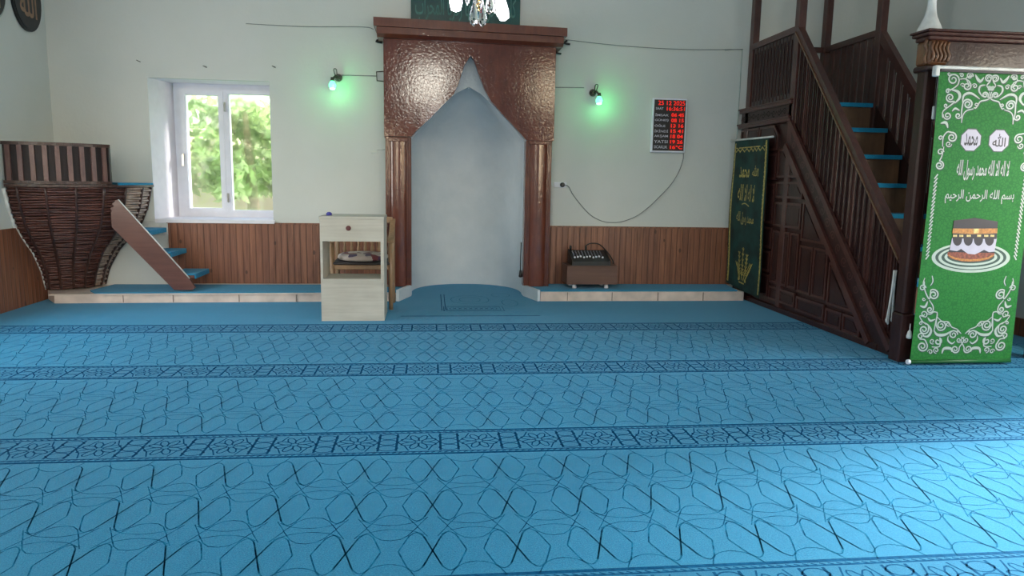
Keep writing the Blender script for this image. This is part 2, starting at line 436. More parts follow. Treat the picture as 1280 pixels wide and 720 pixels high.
petal = [(1, 0), (.9, .18), (.62, .68), (.36, .92), (0, 1), (-.36, .92), (-.62, .68), (-.9, .18), (-1, 0)]
petal = petal+[(u, -v) for u, v in reversed(petal[:-1])]
hexh = [(1, .0), (.5, .75), (0, 1), (-.5, .75), (-1, 0), (-.5, -.75), (0, -1), (.5, -.75)]
hexh_s = smooth(hexh, 3, True)
for y0 in (6.062, 4.706, 3.35, 1.994):
    for r in range(3):
        yc = y0-.335+.0-r*PY
        if yc < .9: continue
        for i in cols:
            x = .005+i*PX
            if x < XL+.14 or x > XR-.14: continue
            for sx in (-1, 1):
                line([(x+sx*.058+u*.057, yc+v*.130) for u, v in hexo_s], .0050, 1)
            line([(x-.03, yc+.10), (x+.03, yc-.10)], .0045, 1); line([(x+.03, yc+.10), (x-.03, yc-.10)], .0045, 1)
            # wide lens between the stars, and the long crossing arms
            ys = yc-PY/2
            xm = x+PX/2
            if r < 2:
                line([(xm+u*.092, ys+v*.098) for u, v in petal], .0042, 1)
                for sy in (-1, 1):
                    line(smooth([(x+.030, ys+sy*.062), (x+.075, ys+sy*.030), (xm, ys+sy*.015), (x+PX-.075, ys+sy*.030), (x+PX-.030, ys+sy*.062)], 4), .0036, 1)
                    line([(x+.018, ys+sy*.075), (x+.055, ys)], .0036, 1); line([(x-.018, ys+sy*.075), (x-.055, ys)], .0036, 1)
            if r == 0: line(smooth([(xm-.092, yc+.17), (xm-.06, yc+.105), (xm, yc+.080), (xm+.06, yc+.105), (xm+.092, yc+.17)], 3), .0040, 1)
            if r == 2: line(smooth([(xm-.092, yc-.17), (xm-.06, yc-.105), (xm, yc-.080), (xm+.06, yc-.105), (xm+.092, yc-.17)], 3), .0040, 1)
for y0 in (6.062, 4.706, 3.35, 1.994):
    hb = .158
    fl.add([(XL+.02, y0-hb, .0004), (XR-.02, y0-hb, .0004), (XR-.02, y0+hb, .0004), (XL+.02, y0+hb, .0004)], [(0, 1, 2, 3)], 3)
    for s in (-1, 1):
        line([(XL+.02, y0+s*(hb-.006)), (XR-.02, y0+s*(hb-.006))], .018, 2)
        line([(XL+.02, y0+s*(hb-.034)), (XR-.02, y0+s*(hb-.034))], .009, 2)
        n = int((XR-XL)/.03)
        for k in range(n):
            x = XL+.03+k*.03
            line([(x, y0+s*(hb-.02)), (x+.018, y0+s*(hb-.03))], .006, 2)
    for i in cols:
        x = -.06+i*PX
        if x < XL+.12 or x > XR-.12: continue
        for k in range(8):
            a = PI/8+k*PI/4; c, s = math.cos(a), math.sin(a)
            pts = []
            for j in range(9):
                t = 2*PI*j/8; e = .036*math.cos(t)+.050; f = .017*math.sin(t)
                pts.append((x+(c*e-s*f)*1.05, y0+(s*e+c*f)*1.1))
            line(pts, .0065, 2)
        for sx in (-1, 1):
            line([(x+PX/2+sx*.042, y0-.112), (x+PX/2+sx*.042, y0+.112)], .011, 2)
        xm = x+PX/2
        for sy in (-1, 0, 1):
            cyy = y0+sy*.075
            line(smooth([(xm-.05, cyy), (xm-.022, cyy+.03), (xm+.022, cyy+.03), (xm+.05, cyy)], 3), .0065, 2)
            line(smooth([(xm-.05, cyy), (xm-.022, cyy-.03), (xm+.022, cyy-.03), (xm+.05, cyy)], 3), .0065, 2)
        for sx in (-1, 1):
            line([(xm+sx*.045, y0+.0), (xm+sx*.08, y0+.05), (x+sx*0+PX/2*0+(xm-x)*1+sx*.10, y0+.11)], .0065, 2)
            line([(xm+sx*.045, y0+.0), (xm+sx*.08, y0-.05), (xm+sx*.10, y0-.11)], .0065, 2)
# the mat pattern woven in front of the niche
line([(-.28, 6.585), (1.01, 6.585)], .018, 2)
for o_ in (0, .035): line([(.10+o_, 6.86+o_), (.10+o_, 7.85)], .008, 2)
for (a, c) in (((.12, 6.84), (.70, 7.10)), ((.15, 6.88), (.67, 7.06))):
    line([a, (c[0], a[1]), c, (a[0], c[1]), a], .011, 2)
for k in range(9):
    closed_shape(.20+k*.052, 6.97, .022, .055, 8, 2, 2, .006)
for (x, y, rx, ry) in ((.4, 7.5, .2, .26), (.4, 7.5, .11, .15), (.8, 7.3, .08, .2), (.75, 7.8, .1, .12)):
    closed_shape(x, y, rx, ry, 18, 2.2, 1, .006)
tag(fl.build('floor', [M['carpet'], M['carpet_line'], M['carpet_line2'], M['carpet_band']], fix=False), 'blue patterned carpet with darker border bands', kind='structure')

# wainscot, caps, baseboards
b = MB(); b.box((-2.74, W-.022, .105), (-.5, W, .745), 0); b.box((1.27, W-.022, .105), (3.41, W, .745), 0)
tag(b.build('trim_1', M['wains']), 'varnished pine wainscot on the back wall', kind='structure')
b = MB(); b.box((-2.75, W-.034, .742), (-.5, W, .757)); b.box((1.27, W-.034, .742), (3.41, W, .757))
tag(b.build('trim_2', M['wains']), 'cap strip of the back wainscot', kind='structure')
tag(MB().box((XL, YR+.1, 0), (XL+.022, W, .735)).build('trim_3', M['wains']), 'pine wainscot on the side wall', kind='structure')
tag(MB().box((XR-.02, YR+.1, 0), (XR, W, .15)).build('baseboard_right', M['wains']), 'low brown baseboard', kind='structure')

# window
wn = thing('window_1', 'white double-sash window in a deep recess', None, (WX0, FY, fz0)); wn['kind'] = 'structure'
b = MB(); hole = wall_rect(fx0+.05, fz0+.05, fx1-.045, fz1-.06)
b.prism(wall_rect(fx0, fz0, fx1, fz1), XZ(FY), 0, .07, 0, [hole]); b.build('window_frame', M['white'], wn)
def sash(x0, x1, z0, z1, wd, gx0, gx1, gz0, gz1):
    s = MB(); s.prism(wall_rect(x0, z0, x1, z1), XZ(FY-.018), 0, .07, 0, [wall_rect(gx0, gz0, gx1, gz1)])
    s.prism(wall_rect(x0+.02, z0+.02, x1-.02, z1-.02), XZ(FY-.028), 0, .02, 0, [wall_rect(gx0-.008, gz0-.008, gx1+.008, gz1+.008)])
    so = s.build('sash', M['white'], wn)
    MB().box((gx0-.01, FY+.02, gz0-.01), (gx1+.01, FY+.024, gz1+.01)).build('glass_pane', M['pane'], so)
sash(-2.72, -2.235, .83, 2.165, .08, -2.645, -2.31, .885, 2.10)
sash(-2.235, -1.72, .83, 2.165, .05, -2.195, -1.762, .865, 2.12)
b = MB(); b.box((-2.70, FY-.05, 1.40), (-2.68, FY-.028, 1.47), bev=.003); b.bar((-2.69, FY-.055, 1.45), (-2.69, FY-.06, 1.34), .018, .014, (0, 1, 0))
tag(b.build('window_handle', M['chrome'], wn))
for z in (1.98, 1.0):
    MB().box((-2.245, FY-.045, z-.05), (-2.225, FY-.028, z+.05), bev=.003).build('hinge', M['chrome'], wn)
b = MB(); b.box((WX0+.01, W-.035, WZ0-.03), (WX1+.02, W+.02, WZ0+.012), bev=.006); b.box((WX0+.06, W+.0, WZ0-.005), (WX1-.01, FY+.0, WZ0+.014))
b.build('window_sill', M['reveal'], wn)

# unseen rear and side windows, added to light the room
def plain_window(n, axis, v, u0, z0, u1, z1, s):
    w_ = thing('window_%d' % n, 'plain white framed window out of view, added for light', None, (0, 0, 0)); w_['kind'] = 'structure'
    fn = XZ(v) if axis == 'y' else YZ(v)
    f = MB(); mid = (u0+u1)/2
    f.prism(wall_rect(u0, z0, u1, z1), fn, 0, s*.06, 0, [wall_rect(u0+.07, z0+.07, mid-.04, z1-.07), wall_rect(mid+.04, z0+.07, u1-.07, z1-.07)])
    f.build('window_frame', M['white'], w_)
for n, a in enumerate((('y', YR-.15, -2.6, .9, -1.0, 2.5, 1), ('y', YR-.15, 3.1, .9, 4.7, 2.5, 1), ('y', YR-.15, -.55, 3.0, .55, 4.1, 1), ('y', YR-.15, -3.3, 3.0, -2.3, 4.1, 1), ('y', YR-.15, 2.6, 3.0, 3.6, 4.1, 1),
                      ('x', XL-.15, -1.6, .8, -.2, 2.4, 1), ('x', XL-.15, 4.4, .8, 6.0, 2.4, 1), ('x', XR+.1, -1.4, .8, .1, 2.5, 1), ('x', XR+.1, 2.6, .8, 4.2, 2.5, 1))):
    plain_window(n+2, *a)

# ================================================================== stone platforms
def carpet_top(poly, z, root, name='carpet_strip'):
    s = MB(); s.prism(poly, XY(z), 0, .012, 0); return s.build(name, M['carpet'], root)
SH = .098
pl = thing('stone_platform', 'low carpeted stone step left of the niche, under the wicker pulpit', 'step', (-2, 7.4, 0), 'stone platforms along the back wall')
yl = lambda x: 7.30+.10*(x+3.6)/3.3
b = MB(); b.prism([(-3.6, yl(-3.6)), (-.375, 7.41), (-.27, 7.75), (-.27, W-.03), (XL+.03, W-.03), (XL+.03, 7.55)], XY(0), 0, SH-.012, 0)
b.build('step_block', M['travertine'], pl)
b = MB(); b.prism([(-3.64, yl(-3.6)-.015), (-.38, 7.392), (-.38, 7.44), (-3.58, yl(-3.6)+.04)], XY(SH-.02), 0, .012, 0); b.build('edge_slab', M['travertine'], pl)
for x in (-2.98, -2.52, -1.9, -1.35, -.8):
    MB().box((x-.003, yl(x)-.003, .005), (x+.003, yl(x)+.01, SH-.02)).build('mortar_joint', M['joint'], pl)
carpet_top([(-3.25, yl(-3.2)+.03), (-.36, 7.425), (-.27, 7.75), (-.27, W-.035), (-3.3, W-.035), (-3.36, 7.5)], SH-.012, pl)
pr_ = thing('stone_platform', 'low carpeted stone step right of the niche, under the mixer box', 'step', (2.2, 7.4, 0), 'stone platforms along the back wall')
b = MB(); b.prism([(1.135, 7.40), (3.36, 7.42), (3.36, W-.03), (1.05, W-.03), (1.05, 7.75)], XY(0), 0, SH, 0); b.build('step_block', M['travertine'], pr_)
for x in (1.42, 1.9, 2.4, 2.9): MB().box((x-.003, 7.398, .005), (x+.003, 7.412, SH-.004)).build('mortar_joint', M['joint'], pr_)
carpet_top([(1.13, 7.43), (3.3, 7.45), (3.36, W-.035), (1.05, W-.035), (1.05, 7.75)], SH, pr_)

# ================================================================== mihrab
mh = thing('prayer_niche', 'tall red-brown varnished wooden prayer niche frame around a white arched recess', 'niche', (.4, 7.75, 0))
# white recess
b = MB(); prof = []
hs = [0, .3, .6, .9, 1.2, 1.45, 1.66, 1.73, 1.80, 1.88, 1.95, 2.01, 2.06, 2.11, 2.15, 2.18, 2.20, 2.213]
def half_w(z):
    t = [(1.66, .60), (1.80, .49), (1.95, .34), (2.06, .23), (2.15, .125), (2.215, .0)]
    if z <= 1.66: return .60+.012*(1-z/1.66)
    for (a, wa), (c, wc) in zip(t, t[1:]):
        if z <= c: return wa+(wc-wa)*(z-a)/(c-a)
    return .0
NA = 32
for z in hs:
    w_ = max(half_w(z), .004); dd = ND*min(1, (w_/.6)**.75)
    for k in range(NA+1):
        a = PI*k/NA
        prof.append((NCX-w_*math.cos(a), W-.0+dd*(abs(math.sin(a))**.8), z))
b.add(prof, [(i*(NA+1)+k, i*(NA+1)+k+1, (i+1)*(NA+1)+k+1, (i+1)*(NA+1)+k) for i in range(len(hs)-1) for k in range(NA)], 0, True)
b.build('recess_wall', M['niche'], mh, fix=False)
# white infill at the wall surface, with the pointed opening
op = [(NCX-half_w(z), z) for z in hs]+[(NCX+half_w(z), z) for z in reversed(hs)]
b = MB(); b.prism([(-.45, .004)]+[(-.45, 2.6), (1.24, 2.6), (1.24, .004)]+[(p[0], max(p[1], .004)) for p in reversed(op)], XZ(W-.06), 0, .065, 0)
b.build('plaster_infill', M['niche'], mh)
# flared white cheeks beside the opening, cut through the platforms
for sx, pts in ((-1, [(-.215, 7.74), (-.33, 7.39), (-.36, 7.40), (-.25, 7.76)]), (1, [(.995, 7.74), (1.10, 7.39), (1.13, 7.40), (1.03, 7.76)])):
    s_ = MB(); s_.prism(pts, XY(0), .001, .118, 0); s_.prism([(-.213 if sx < 0 else .993, W-.05), pts[0], pts[3], ((-.26 if sx < 0 else 1.04), W-.05)], XY(0), .001, .14, 0)
    s_.build('white_kerb', M['niche'], mh)
# frame panel with the pointed cut-out
cut = [(.395, 2.500), (.335, 2.41), (.275, 2.225), (.225, 2.112), (.11, 1.995), (-.021, 1.858), (-.16, 1.730), (-.205, 1.675)]
cutr = [(.992, 1.665), (.905, 1.755), (.752, 1.908), (.612, 2.058), (.545, 2.17), (.475, 2.34), (.430, 2.465)]
pan = [(-.205, 1.675), (-.487, 1.675), (-.487, 2.64), (1.283, 2.64), (1.283, 1.665)]+cutr+cut[:-1]
b = MB(); b.prism(pan, XZ(7.70), 0, .07, 0); b.build('frame_panel', M['mihrab'], mh)
for xa, xb in ((-.487, -.43), (1.225, 1.283)): MB().box((xa, 7.77, 1.66), (xb, W-.06, 2.62)).build('side_return', M['mihrab2'], mh)
b = MB()
for side, (x0, x1) in enumerate(((-.478, -.212), (.992, 1.272))):
    b = MB()
    b.box((x0, 7.74, .108), (x1, W-.065, 1.672 if side == 0 else 1.664), bev=.004)
    # a round-fronted pilaster with flat margins
    cx = (x0+x1)/2; r = (x1-x0)/2-.05
    pts = [(cx+r*math.cos(a), 7.742-.035*math.sin(a)) for a in [PI*k/12 for k in range(13)]]
    b.prism(pts, XY(0), .11, 1.655, 0)
    for xx in (x0+.012, x0+.036, x1-.012, x1-.036): b.box((xx-.006, 7.728, .11), (xx+.006, 7.745, 1.65), bev=.002)
    b.box((x0+.03, 7.70, 1.625), (x1-.03, 7.75, 1.662), bev=.004)
    b.build('pilaster', M['mihrab2'], mh)
# cornice in two stepped boards, a little out of level
def sl(x): return -.016*(x-.4)
def tiltbox(s, x0, x1, y0, y1, z0, z1):
    vs = [(x, y, z+sl(x)) for x in (x0, x1) for y in (y0, y1) for z in (z0, z1)]
    s.add(vs, [(0, 1, 3, 2), (4, 6, 7, 5), (0, 4, 5, 1), (2, 3, 7, 6), (0, 2, 6, 4), (1, 5, 7, 3)])
b = MB(); tiltbox(b, -.575, 1.375, 7.58, W-.002, 2.725, 2.808); b.build('cornice_board', M['mihrab2'], mh)
b = MB(); prof = [(7.655, 2.63), (7.605, 2.66), (7.605, 2.722), (W-.002, 2.722), (W-.002, 2.63)]
b.add([(x, y, z+sl(x)) for x in (-.545, 1.345) for y, z in prof], [(0, 1, 2, 3, 4), (9, 8, 7, 6, 5)]+[(i, (i+1) % 5, 5+(i+1) % 5, 5+i) for i in range(5)])
b.build('cornice_board', M['mihrab2'], mh)

# green calligraphy board over the niche
cb = thing('calligraphy_board', 'dark green board with pale flowing script on top of the niche cornice', 'board', (.35, W-.03, 2.84))
MB().box((-.215, W-.035, 2.835), (.925, W-.004, 3.20), bev=.004).build('board', M['board'], cb)
b = MB(); put_text(b, arabic('كلما دخل عليها زكريا المحراب'), (-.17, 2.875, .88, 3.13), XZ(W-.037), 0, .006); b.build('lettering', M['board_ink'], cb)

# ================================================================== prayer time display
ck = thing('prayer_time_display', 'white framed digital clock panel with red numbers on the back wall', 'clock', (2.6, W-.05, 1.57))
MB().box((2.40, W-.05, 1.58), (2.79, W-.004, 2.165), bev=.006).build('casing', M['white'], ck)
MB().box((2.418, W-.053, 1.60), (2.772, W-.048, 2.147)).build('screen', M['black'], ck)
b = MB(); b.box((2.60, W-.0545, 1.607), (2.765, W-.053, 2.02)); b.build('red_glow_panel', M['led_bg'], ck)
rows = ['06 45', '08 15', '13 16', '15 41', '18 04', '19 26', '16°C']; labs = ['İMSAK', 'GÜNEŞ', 'ÖĞLE', 'İKİNDİ', 'AKŞAM', 'YATSI', 'SICAKLIK']
b = MB(); FD = XZ(W-.055)
put_text(b, '25 12 2025', (2.46, 2.090, 2.76, 2.135), FD, 0, .0); put_text(b, '16:36:51', (2.56, 2.032, 2.76, 2.073), FD, 0, .0)
for i, r in enumerate(rows): put_text(b, r, (2.615, 1.968-.0577*i, 2.755, 2.005-.0577*i), FD, 0, .01)
b.build('digits', M['led'], ck)
b = MB()
for i, r in enumerate(labs): put_text(b, r, (2.43, 1.970-.0577*i, 2.585 if len(r) > 4 else 2.55, 2.002-.0577*i), FD, 0, .01)
put_text(b, 'SAAT', (2.435, 2.04, 2.52, 2.065), FD, 0, .02)
b.build('row_names', M['led_lab'], ck)

# socket and cord
so = thing('wall_socket', 'white wall socket with a black plug beside the niche frame', 'socket', (1.41, W, 1.17))
MB().box((1.335, W-.022, 1.178), (1.475, W-.002, 1.238), bev=.005).build('socket_plate', M['white'], so)
b = MB(); b.lathe([(.02, 0), (.026, .01), (.026, .035), (.016, .05)], (1.425, W-.02, 1.208), 14, axis=(0, -1, 0)); b.build('plug', M['black'], so)
b = MB(); b.tube(smooth([(x, W-.03 if i == 0 else W-.012, z) for i, (x, z) in enumerate(((1.43, 1.208), (1.50, 1.190), (1.56, 1.09), (1.73, .904), (1.86, .825), (1.98, .801), (2.12, .812), (2.279, .875), (2.42, .98), (2.545, 1.102), (2.66, 1.23), (2.744, 1.372), (2.785, 1.50), (2.787, 1.578)))], 5), .0045, 6)
tag(b.build('power_cord', M['wire']), 'thin grey cord sagging from the wall socket to the clock panel', 'cord')

# wires on the wall
def wire(pts, name, label, cat='wire', r=.003, mat='wire', group=None):
    s = MB(); s.tube(pts, r, 6); return tag(s.build(name, M[mat]), label, cat, group)
wire(smooth([(-1.88, W-.01, 2.777), (-1.3, W-.015, 2.770), (-.72, W-.015, 2.790), (-.60, W-.02, 2.77)], 4), 'hanging_wire', 'thin wire stretched along the wall left of the cornice', r=.0035)
wire(smooth([(1.39, W-.02, 2.745), (2.0, W-.015, 2.705), (2.7, W-.015, 2.690), (3.40, W-.012, 2.716)], 4), 'hanging_wire', 'thin wire stretched along the wall right of the cornice', r=.0035)
wire([(3.20, W-.008, 2.70), (3.395, W-.008, 2.72), (3.395, W-.008, 1.9), (3.395, W-.008, .76)], 'cable_conduit', 'thin pale conduit running down beside the pulpit stair', 'conduit', .005, 'trunk')

# green lamps
def green_lamp(px, py, s, label):
    p = at(px, py, 1, W-.11); root = thing('wall_lamp', label, 'lamp', (p.x+.03*s, W, p.z+.05), 'small wall lamps with green bulbs either side of the niche')
    b = MB(); bx = p.x+.05*s; bz = p.z+.085
    b.lathe([(.035, 0), (.04, .01), (.03, .03), (.022, .06)], (bx, W-.001, bz), 16, axis=(0, -1, 0))
    b.tube([(bx, W-.05, bz), (bx-.02*s, W-.085, bz+.01), (p.x+.005*s, W-.11, p.z+.06)], .012, 8)
    for k in range(5): b.tube([(bx+.03*math.cos(k*1.3), W-.05, bz+.03*math.sin(k*1.3)), (bx+.012*math.cos(k*1.3+.5), W-.09, bz+.02*math.sin(k*1.3+.5))], .007, 6)
    b.tube(smooth([(bx-.03*s, W-.05, bz+.02), (bx-.04*s, W-.07, bz+.075), (bx-.012*s, W-.07, bz+.075), (bx-.01*s, W-.05, bz+.02)], 4), .005, 6)
    b.build('bracket', M['metal'], root)
    MB().lathe([(.017, 0), (.019, .02), (.016, .045)], (p.x, W-.11, p.z+.03), 12).build('lamp_holder', M['metal'], root)
    MB().lathe([(.004, -.046), (.024, -.04), (.036, -.02), (.038, .0), (.03, .02), (.017, .04)], (p.x, W-.11, p.z), 18).build('bulb', M['gbulb'], root)
    MB().lathe([(.003, -.05), (.0245, -.046), (.0275, -.036), (.026, -.03)], (p.x, W-.11, p.z), 14).build('bulb_tip', M['gbulb_core'], root)
    l = bpy.data.lights.new('green_glow', 'POINT'); l.energy = 4.2; l.color = (.08, 1, .22); l.shadow_soft_size = .035
    lo = bpy.data.objects.new('green_glow', l); col.objects.link(lo); lo.location = (p.x+.03, W-.17, p.z-.03)
green_lamp(415.5, 106, 1, 'small lamp with a lit green bulb left of the niche')
green_lamp(749, 125, -1, 'small lamp with a lit green bulb right of the niche')
wire([(-.93, W-.008, 2.30), (-.575, W-.008, 2.303)], 'lamp_wire', 'thin wire from the left green lamp to the niche frame', r=.004)
wire([(1.30, W-.008, 2.247), (1.64, W-.008, 2.252)], 'lamp_wire', 'thin wire from the right green lamp to the niche frame', r=.004)
wire([(-.49, W-.012, 2.352), (-.575, W-.012, 2.345), (-.57, W-.012, 2.255), (-.49, W-.012, 2.25)], 'wall_bracket', 'small metal bracket beside the top of the niche frame', 'bracket', .007, 'metal')
wire([(-.49, W-.012, 1.548), (-.57, W-.012, 1.545), (-.575, W-.012, 1.51), (-.64, W-.012, 1.508)], 'wall_bracket', 'small metal hook halfway up beside the niche frame', 'bracket', .006, 'dirtywhite')
for px, py, lb in ((175, 77, 'small dark nail in the wall above the wicker pulpit'), (258, 84, 'small nail in the wall above the window'), (344, 84, 'small nail in the wall above the right end of the window')):
    p = at(px, py, 1, W-.01); s_ = MB(); s_.tube([(p.x, W, p.z), (p.x-.005, W-.02, p.z), (p.x-.03, W-.02, p.z+.012)], .004, 6); tag(s_.build('wall_nail', M['metal']), lb, 'nail')
for px, py, lb in ((474, 52, 'dark clip under the left end of the cornice'), (698, 66, 'dark clip under the right end of the cornice'), (709, 54, 'small dark clip at the right tip of the cornice')):
    p = at(px, py, 1, W-.03); s_ = MB(); s_.tube(smooth([(p.x, W-.002, p.z+.03), (p.x-.03, W-.03, p.z), (p.x+.03, W-.03, p.z-.01)], 3), .011, 6)
    tag(s_.build('cable_clip', M['black']), lb, 'clip')

# black cord in the niche
nc = thing('hanging_cable', 'black cable hanging in the niche with a black end, near the right pilaster', 'cable', (.985, 7.9, .3))
p1, p2, p3 = at(651.5, 303, 1, W-.09), at(650.5, 330, 1, W-.09), at(650.5, 342, 1, W-.09)
MB().tube(smooth([p1, p2, p3], 4), .0055, 6).build('cable', M['black'], nc)
MB().lathe([(.006, .07), (.012, .06), (.016, .02), (.02, .0), (.012, -.012)], (p3.x, p3.y, p3.z-.03), 12).build('cable_end', M['black'], nc)

# ================================================================== chandelier
ch = thing('chandelier', 'crystal chandelier with lit white bulbs hanging in front of the green board', 'chandelier', (.245, 4.0, 2.35))
cc = Vector((.245, 4.0, 0))
b = MB(); b.tube([(cc.x, cc.y, HC), (cc.x, cc.y, 2.62)], .008, 8); b.lathe([(.06, 0), (.07, -.03), (.015, -.06)], (cc.x, cc.y, HC), 16); b.build('rod', M['brass'], ch)
b = MB(); b.lathe([(.015, .32), (.05, .28), (.07, .22), (.03, .17), (.02, .10), (.045, .06), (.03, .0), (.01, -.03)], (cc.x, cc.y, 2.32), 18); b.build('body', M['brass'], ch)
def tear(s, p, L=.09, w=.02, mi=0): s.lathe([(.002, L/2), (w*.35, L*.3), (w*.8, 0), (w, -L*.22), (w*.7, -L*.4), (.002, -L/2)], p, 8, mi, smooth=False)
bulbs = [((-.115, .13), 2.225, (0, 0, -1)), ((.128, .10), 2.18, (.35, 0, -1)), ((-.24, -.1), 2.30, (-.3, 0, -1)), ((.25, -.12), 2.31, (.3, 0, -1)), ((0, -.2), 2.34, (0, -.2, -1))]
for (dx, dy), zb, dr in bulbs:
    p = Vector((cc.x+dx, cc.y+dy, zb)); d = Vector(dr).normalized(); top = p-d*.075
    s_ = MB(); s_.tube(smooth([(cc.x, cc.y, 2.42), (cc.x+dx*.6, cc.y+dy*.6, 2.50), (cc.x+dx*1.05, cc.y+dy*1.05, max(2.44, top.z+.08)), tuple(top-d*.03)], 5), .007, 8)
    s_.lathe([(.014, 0), (.024, .012), (.02, .045), (.010, .05)], top, 12, axis=tuple(-d)); s_.build('arm', M['brass'], ch)
    MB().lathe([(.004, -.075), (.026, -.066), (.035, -.03), (.036, .02), (.030, .055), (.018, .078)], p, 18, axis=tuple(-d)).build('bulb', M['bulb'], ch)
for i in range(5):
    a = 2*PI*i/5+.3; p = Vector((cc.x+.05*math.cos(a), cc.y+.05*math.sin(a), 2.20))
for (dx, dy, z, L, w) in ((-.022, .02, 2.125, .14, .026), (.022, .0, 2.120, .14, .024), (0, .03, 2.20, .10, .02), (.062, .04, 2.185, .12, .026), (.085, .05, 2.20, .08, .012), (.09, .02, 2.15, .05, .008), (-.055, .06, 2.22, .1, .014), (.15, -.1, 2.235, .06, .012), (.18, -.1, 2.235, .06, .012), (.21, -.08, 2.235, .06, .012), (-.03, -.08, 2.25, .08, .014), (.04, -.08, 2.26, .08, .014)):
    s_ = MB(); tear(s_, (cc.x+dx, cc.y+dy, z), L, w); s_.tube([(cc.x+dx, cc.y+dy, z+L/2), (cc.x+dx*.7, cc.y+dy*.7, 2.36)], .0025, 5); s_.build('crystal_drop', M['crystal'], ch)
b = MB()
for k in range(9): b.lathe([(.002, .012), (.011, 0), (.002, -.012)], (cc.x+.004*(-1)**k, cc.y, 2.30-k*.02), 8, smooth=False)
b.build('bead_string', M['brass'], ch)
for dx in (-.12, .13):
    l = bpy.data.lights.new('bulb_glow', 'POINT'); l.energy = 36; l.color = (.95, .97, 1); l.shadow_soft_size = .05
    lo = bpy.data.objects.new('bulb_glow', l); col.objects.link(lo); lo.location = (cc.x+dx, cc.y, 2.04)

# ================================================================== wicker pulpit in the corner
kp = thing('wicker_pulpit', 'brown wicker basket-shaped preaching pulpit with slatted parapet in the left corner', 'pulpit', (XL+.03, W-.03, .1))
KX, KY = XL+.022, W-.004
prof = [(.098, .40), (.28, .455), (.48, .58), (.64, .745), (.75, .83), (.9, .90), (1.12, .955)]
def rad(z):
    for (a, ra), (c, rc) in zip(prof, prof[1:]):
        if z <= c: return ra+(rc-ra)*(z-a)/(c-a)
    return prof[-1][1]
def kpt(a, r, z): return (KX+.94*r*math.sin(a), KY-r*math.cos(a), z)
A0, A1 = 0.0, PI/2
NB = 42
ribs = [math.radians(x) for x in (6, 20, 35, 50, 64, 78, 88)]
b = MB(); b2 = MB()
for k in range(NB):
    z = .11+(1.10-.11)*k/(NB-1); ph = random.random()*6
    pts = []; n = 44
    for j in range(n+1):
        a = A0+.01+(A1-.02)*j/n
        wv = .010*math.cos(a*PI/.26+PI*(k % 2))+.006*random.uniform(-1, 1)
        pts.append(kpt(a, rad(z)+wv, z+.004*math.sin(a*9+ph)))
    cutj = 33
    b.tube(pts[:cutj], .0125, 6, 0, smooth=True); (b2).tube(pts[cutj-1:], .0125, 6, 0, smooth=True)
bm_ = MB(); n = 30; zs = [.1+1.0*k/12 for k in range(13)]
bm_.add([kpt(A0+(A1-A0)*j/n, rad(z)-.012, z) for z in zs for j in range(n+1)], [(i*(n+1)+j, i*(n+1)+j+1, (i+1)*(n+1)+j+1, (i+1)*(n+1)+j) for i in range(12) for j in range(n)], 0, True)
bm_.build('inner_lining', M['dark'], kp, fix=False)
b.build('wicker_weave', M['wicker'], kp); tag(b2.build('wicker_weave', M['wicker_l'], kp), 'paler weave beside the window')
for a in ribs:
    MB().tube([kpt(a, rad(z)+.014, z) for z in [.1+1.01*k/14 for k in range(15)]], .0125, 8).build('rib', M['wicker_d'], kp)
b = MB(); pts = [kpt(A0+(A1-A0)*j/30, .965, 1.125) for j in range(31)]
for p, q in zip(pts, pts[1:]): b.bar(p, q, .032, .024)
b.build('rim', M['wicker_d'], kp)
b = MB(); b.prism([(KX, KY)]+[kpt(A1*j/24, .95, 0)[:2] for j in range(25)], XY(1.10), 0, .03, 0); b.build('platform', M['rail_d'], kp)
b = MB(); b.prism([(KX+.5, KY-.01)]+[kpt(math.radians(x), .985, 0)[:2] for x in (58, 66, 74, 82, 89)], XY(1.135), 0, .02, 0); b.build('carpet_top', M['carpet'], kp)
# plaster seam on the side wall
b = MB(); b.tube([(KX-.012, KY-rad(z)-.012, z) for z in [.1+1.0*k/16 for k in range(17)]], .018, 6); b.build('plaster_seam', M['dirtywhite'], kp)
# parapet
AE = math.radians(54)
pb, pt = MB(), MB()
pn = 18
for j in range(pn):
    a, c = AE*j/pn, AE*(j+1)/pn
    pb.add([kpt(a, .955, 1.14), kpt(c, .955, 1.14), kpt(c, .955, 1.50), kpt(a, .955, 1.50), kpt(a, .935, 1.14), kpt(c, .935, 1.14), kpt(c, .935, 1.50), kpt(a, .935, 1.50)],
           [(0, 1, 2, 3), (7, 6, 5, 4)])
    for z, h, r in ((1.50, .03, .965), (1.155, .028, .965)):
        pt.bar(kpt(a, r, z), kpt(c, r, z), .030, h)
pb.build('parapet_board', M['rail_d'], kp, fix=False); pt.build('parapet_rail', M['wicker_d'], kp)
for j in range(9):
    a = .05+(AE-.10)*j/8
    p, q = Vector(kpt(a, .962, 1.16)), Vector(kpt(a, .962, 1.49)); tg = Vector((math.cos(a), math.sin(a), 0)); nn = Vector((math.sin(a), -math.cos(a), 0))
    MB().obox((p+q)/2, (q-p)/2, tg*.019, nn*.012).build('slat', M['rail_l'], kp)
b = MB(); b.bar(kpt(AE, .95, 1.12), kpt(AE, .95, 1.515), .035, .035, (1, 0, 0)); b.build('parapet_post', M['rail_d'], kp)
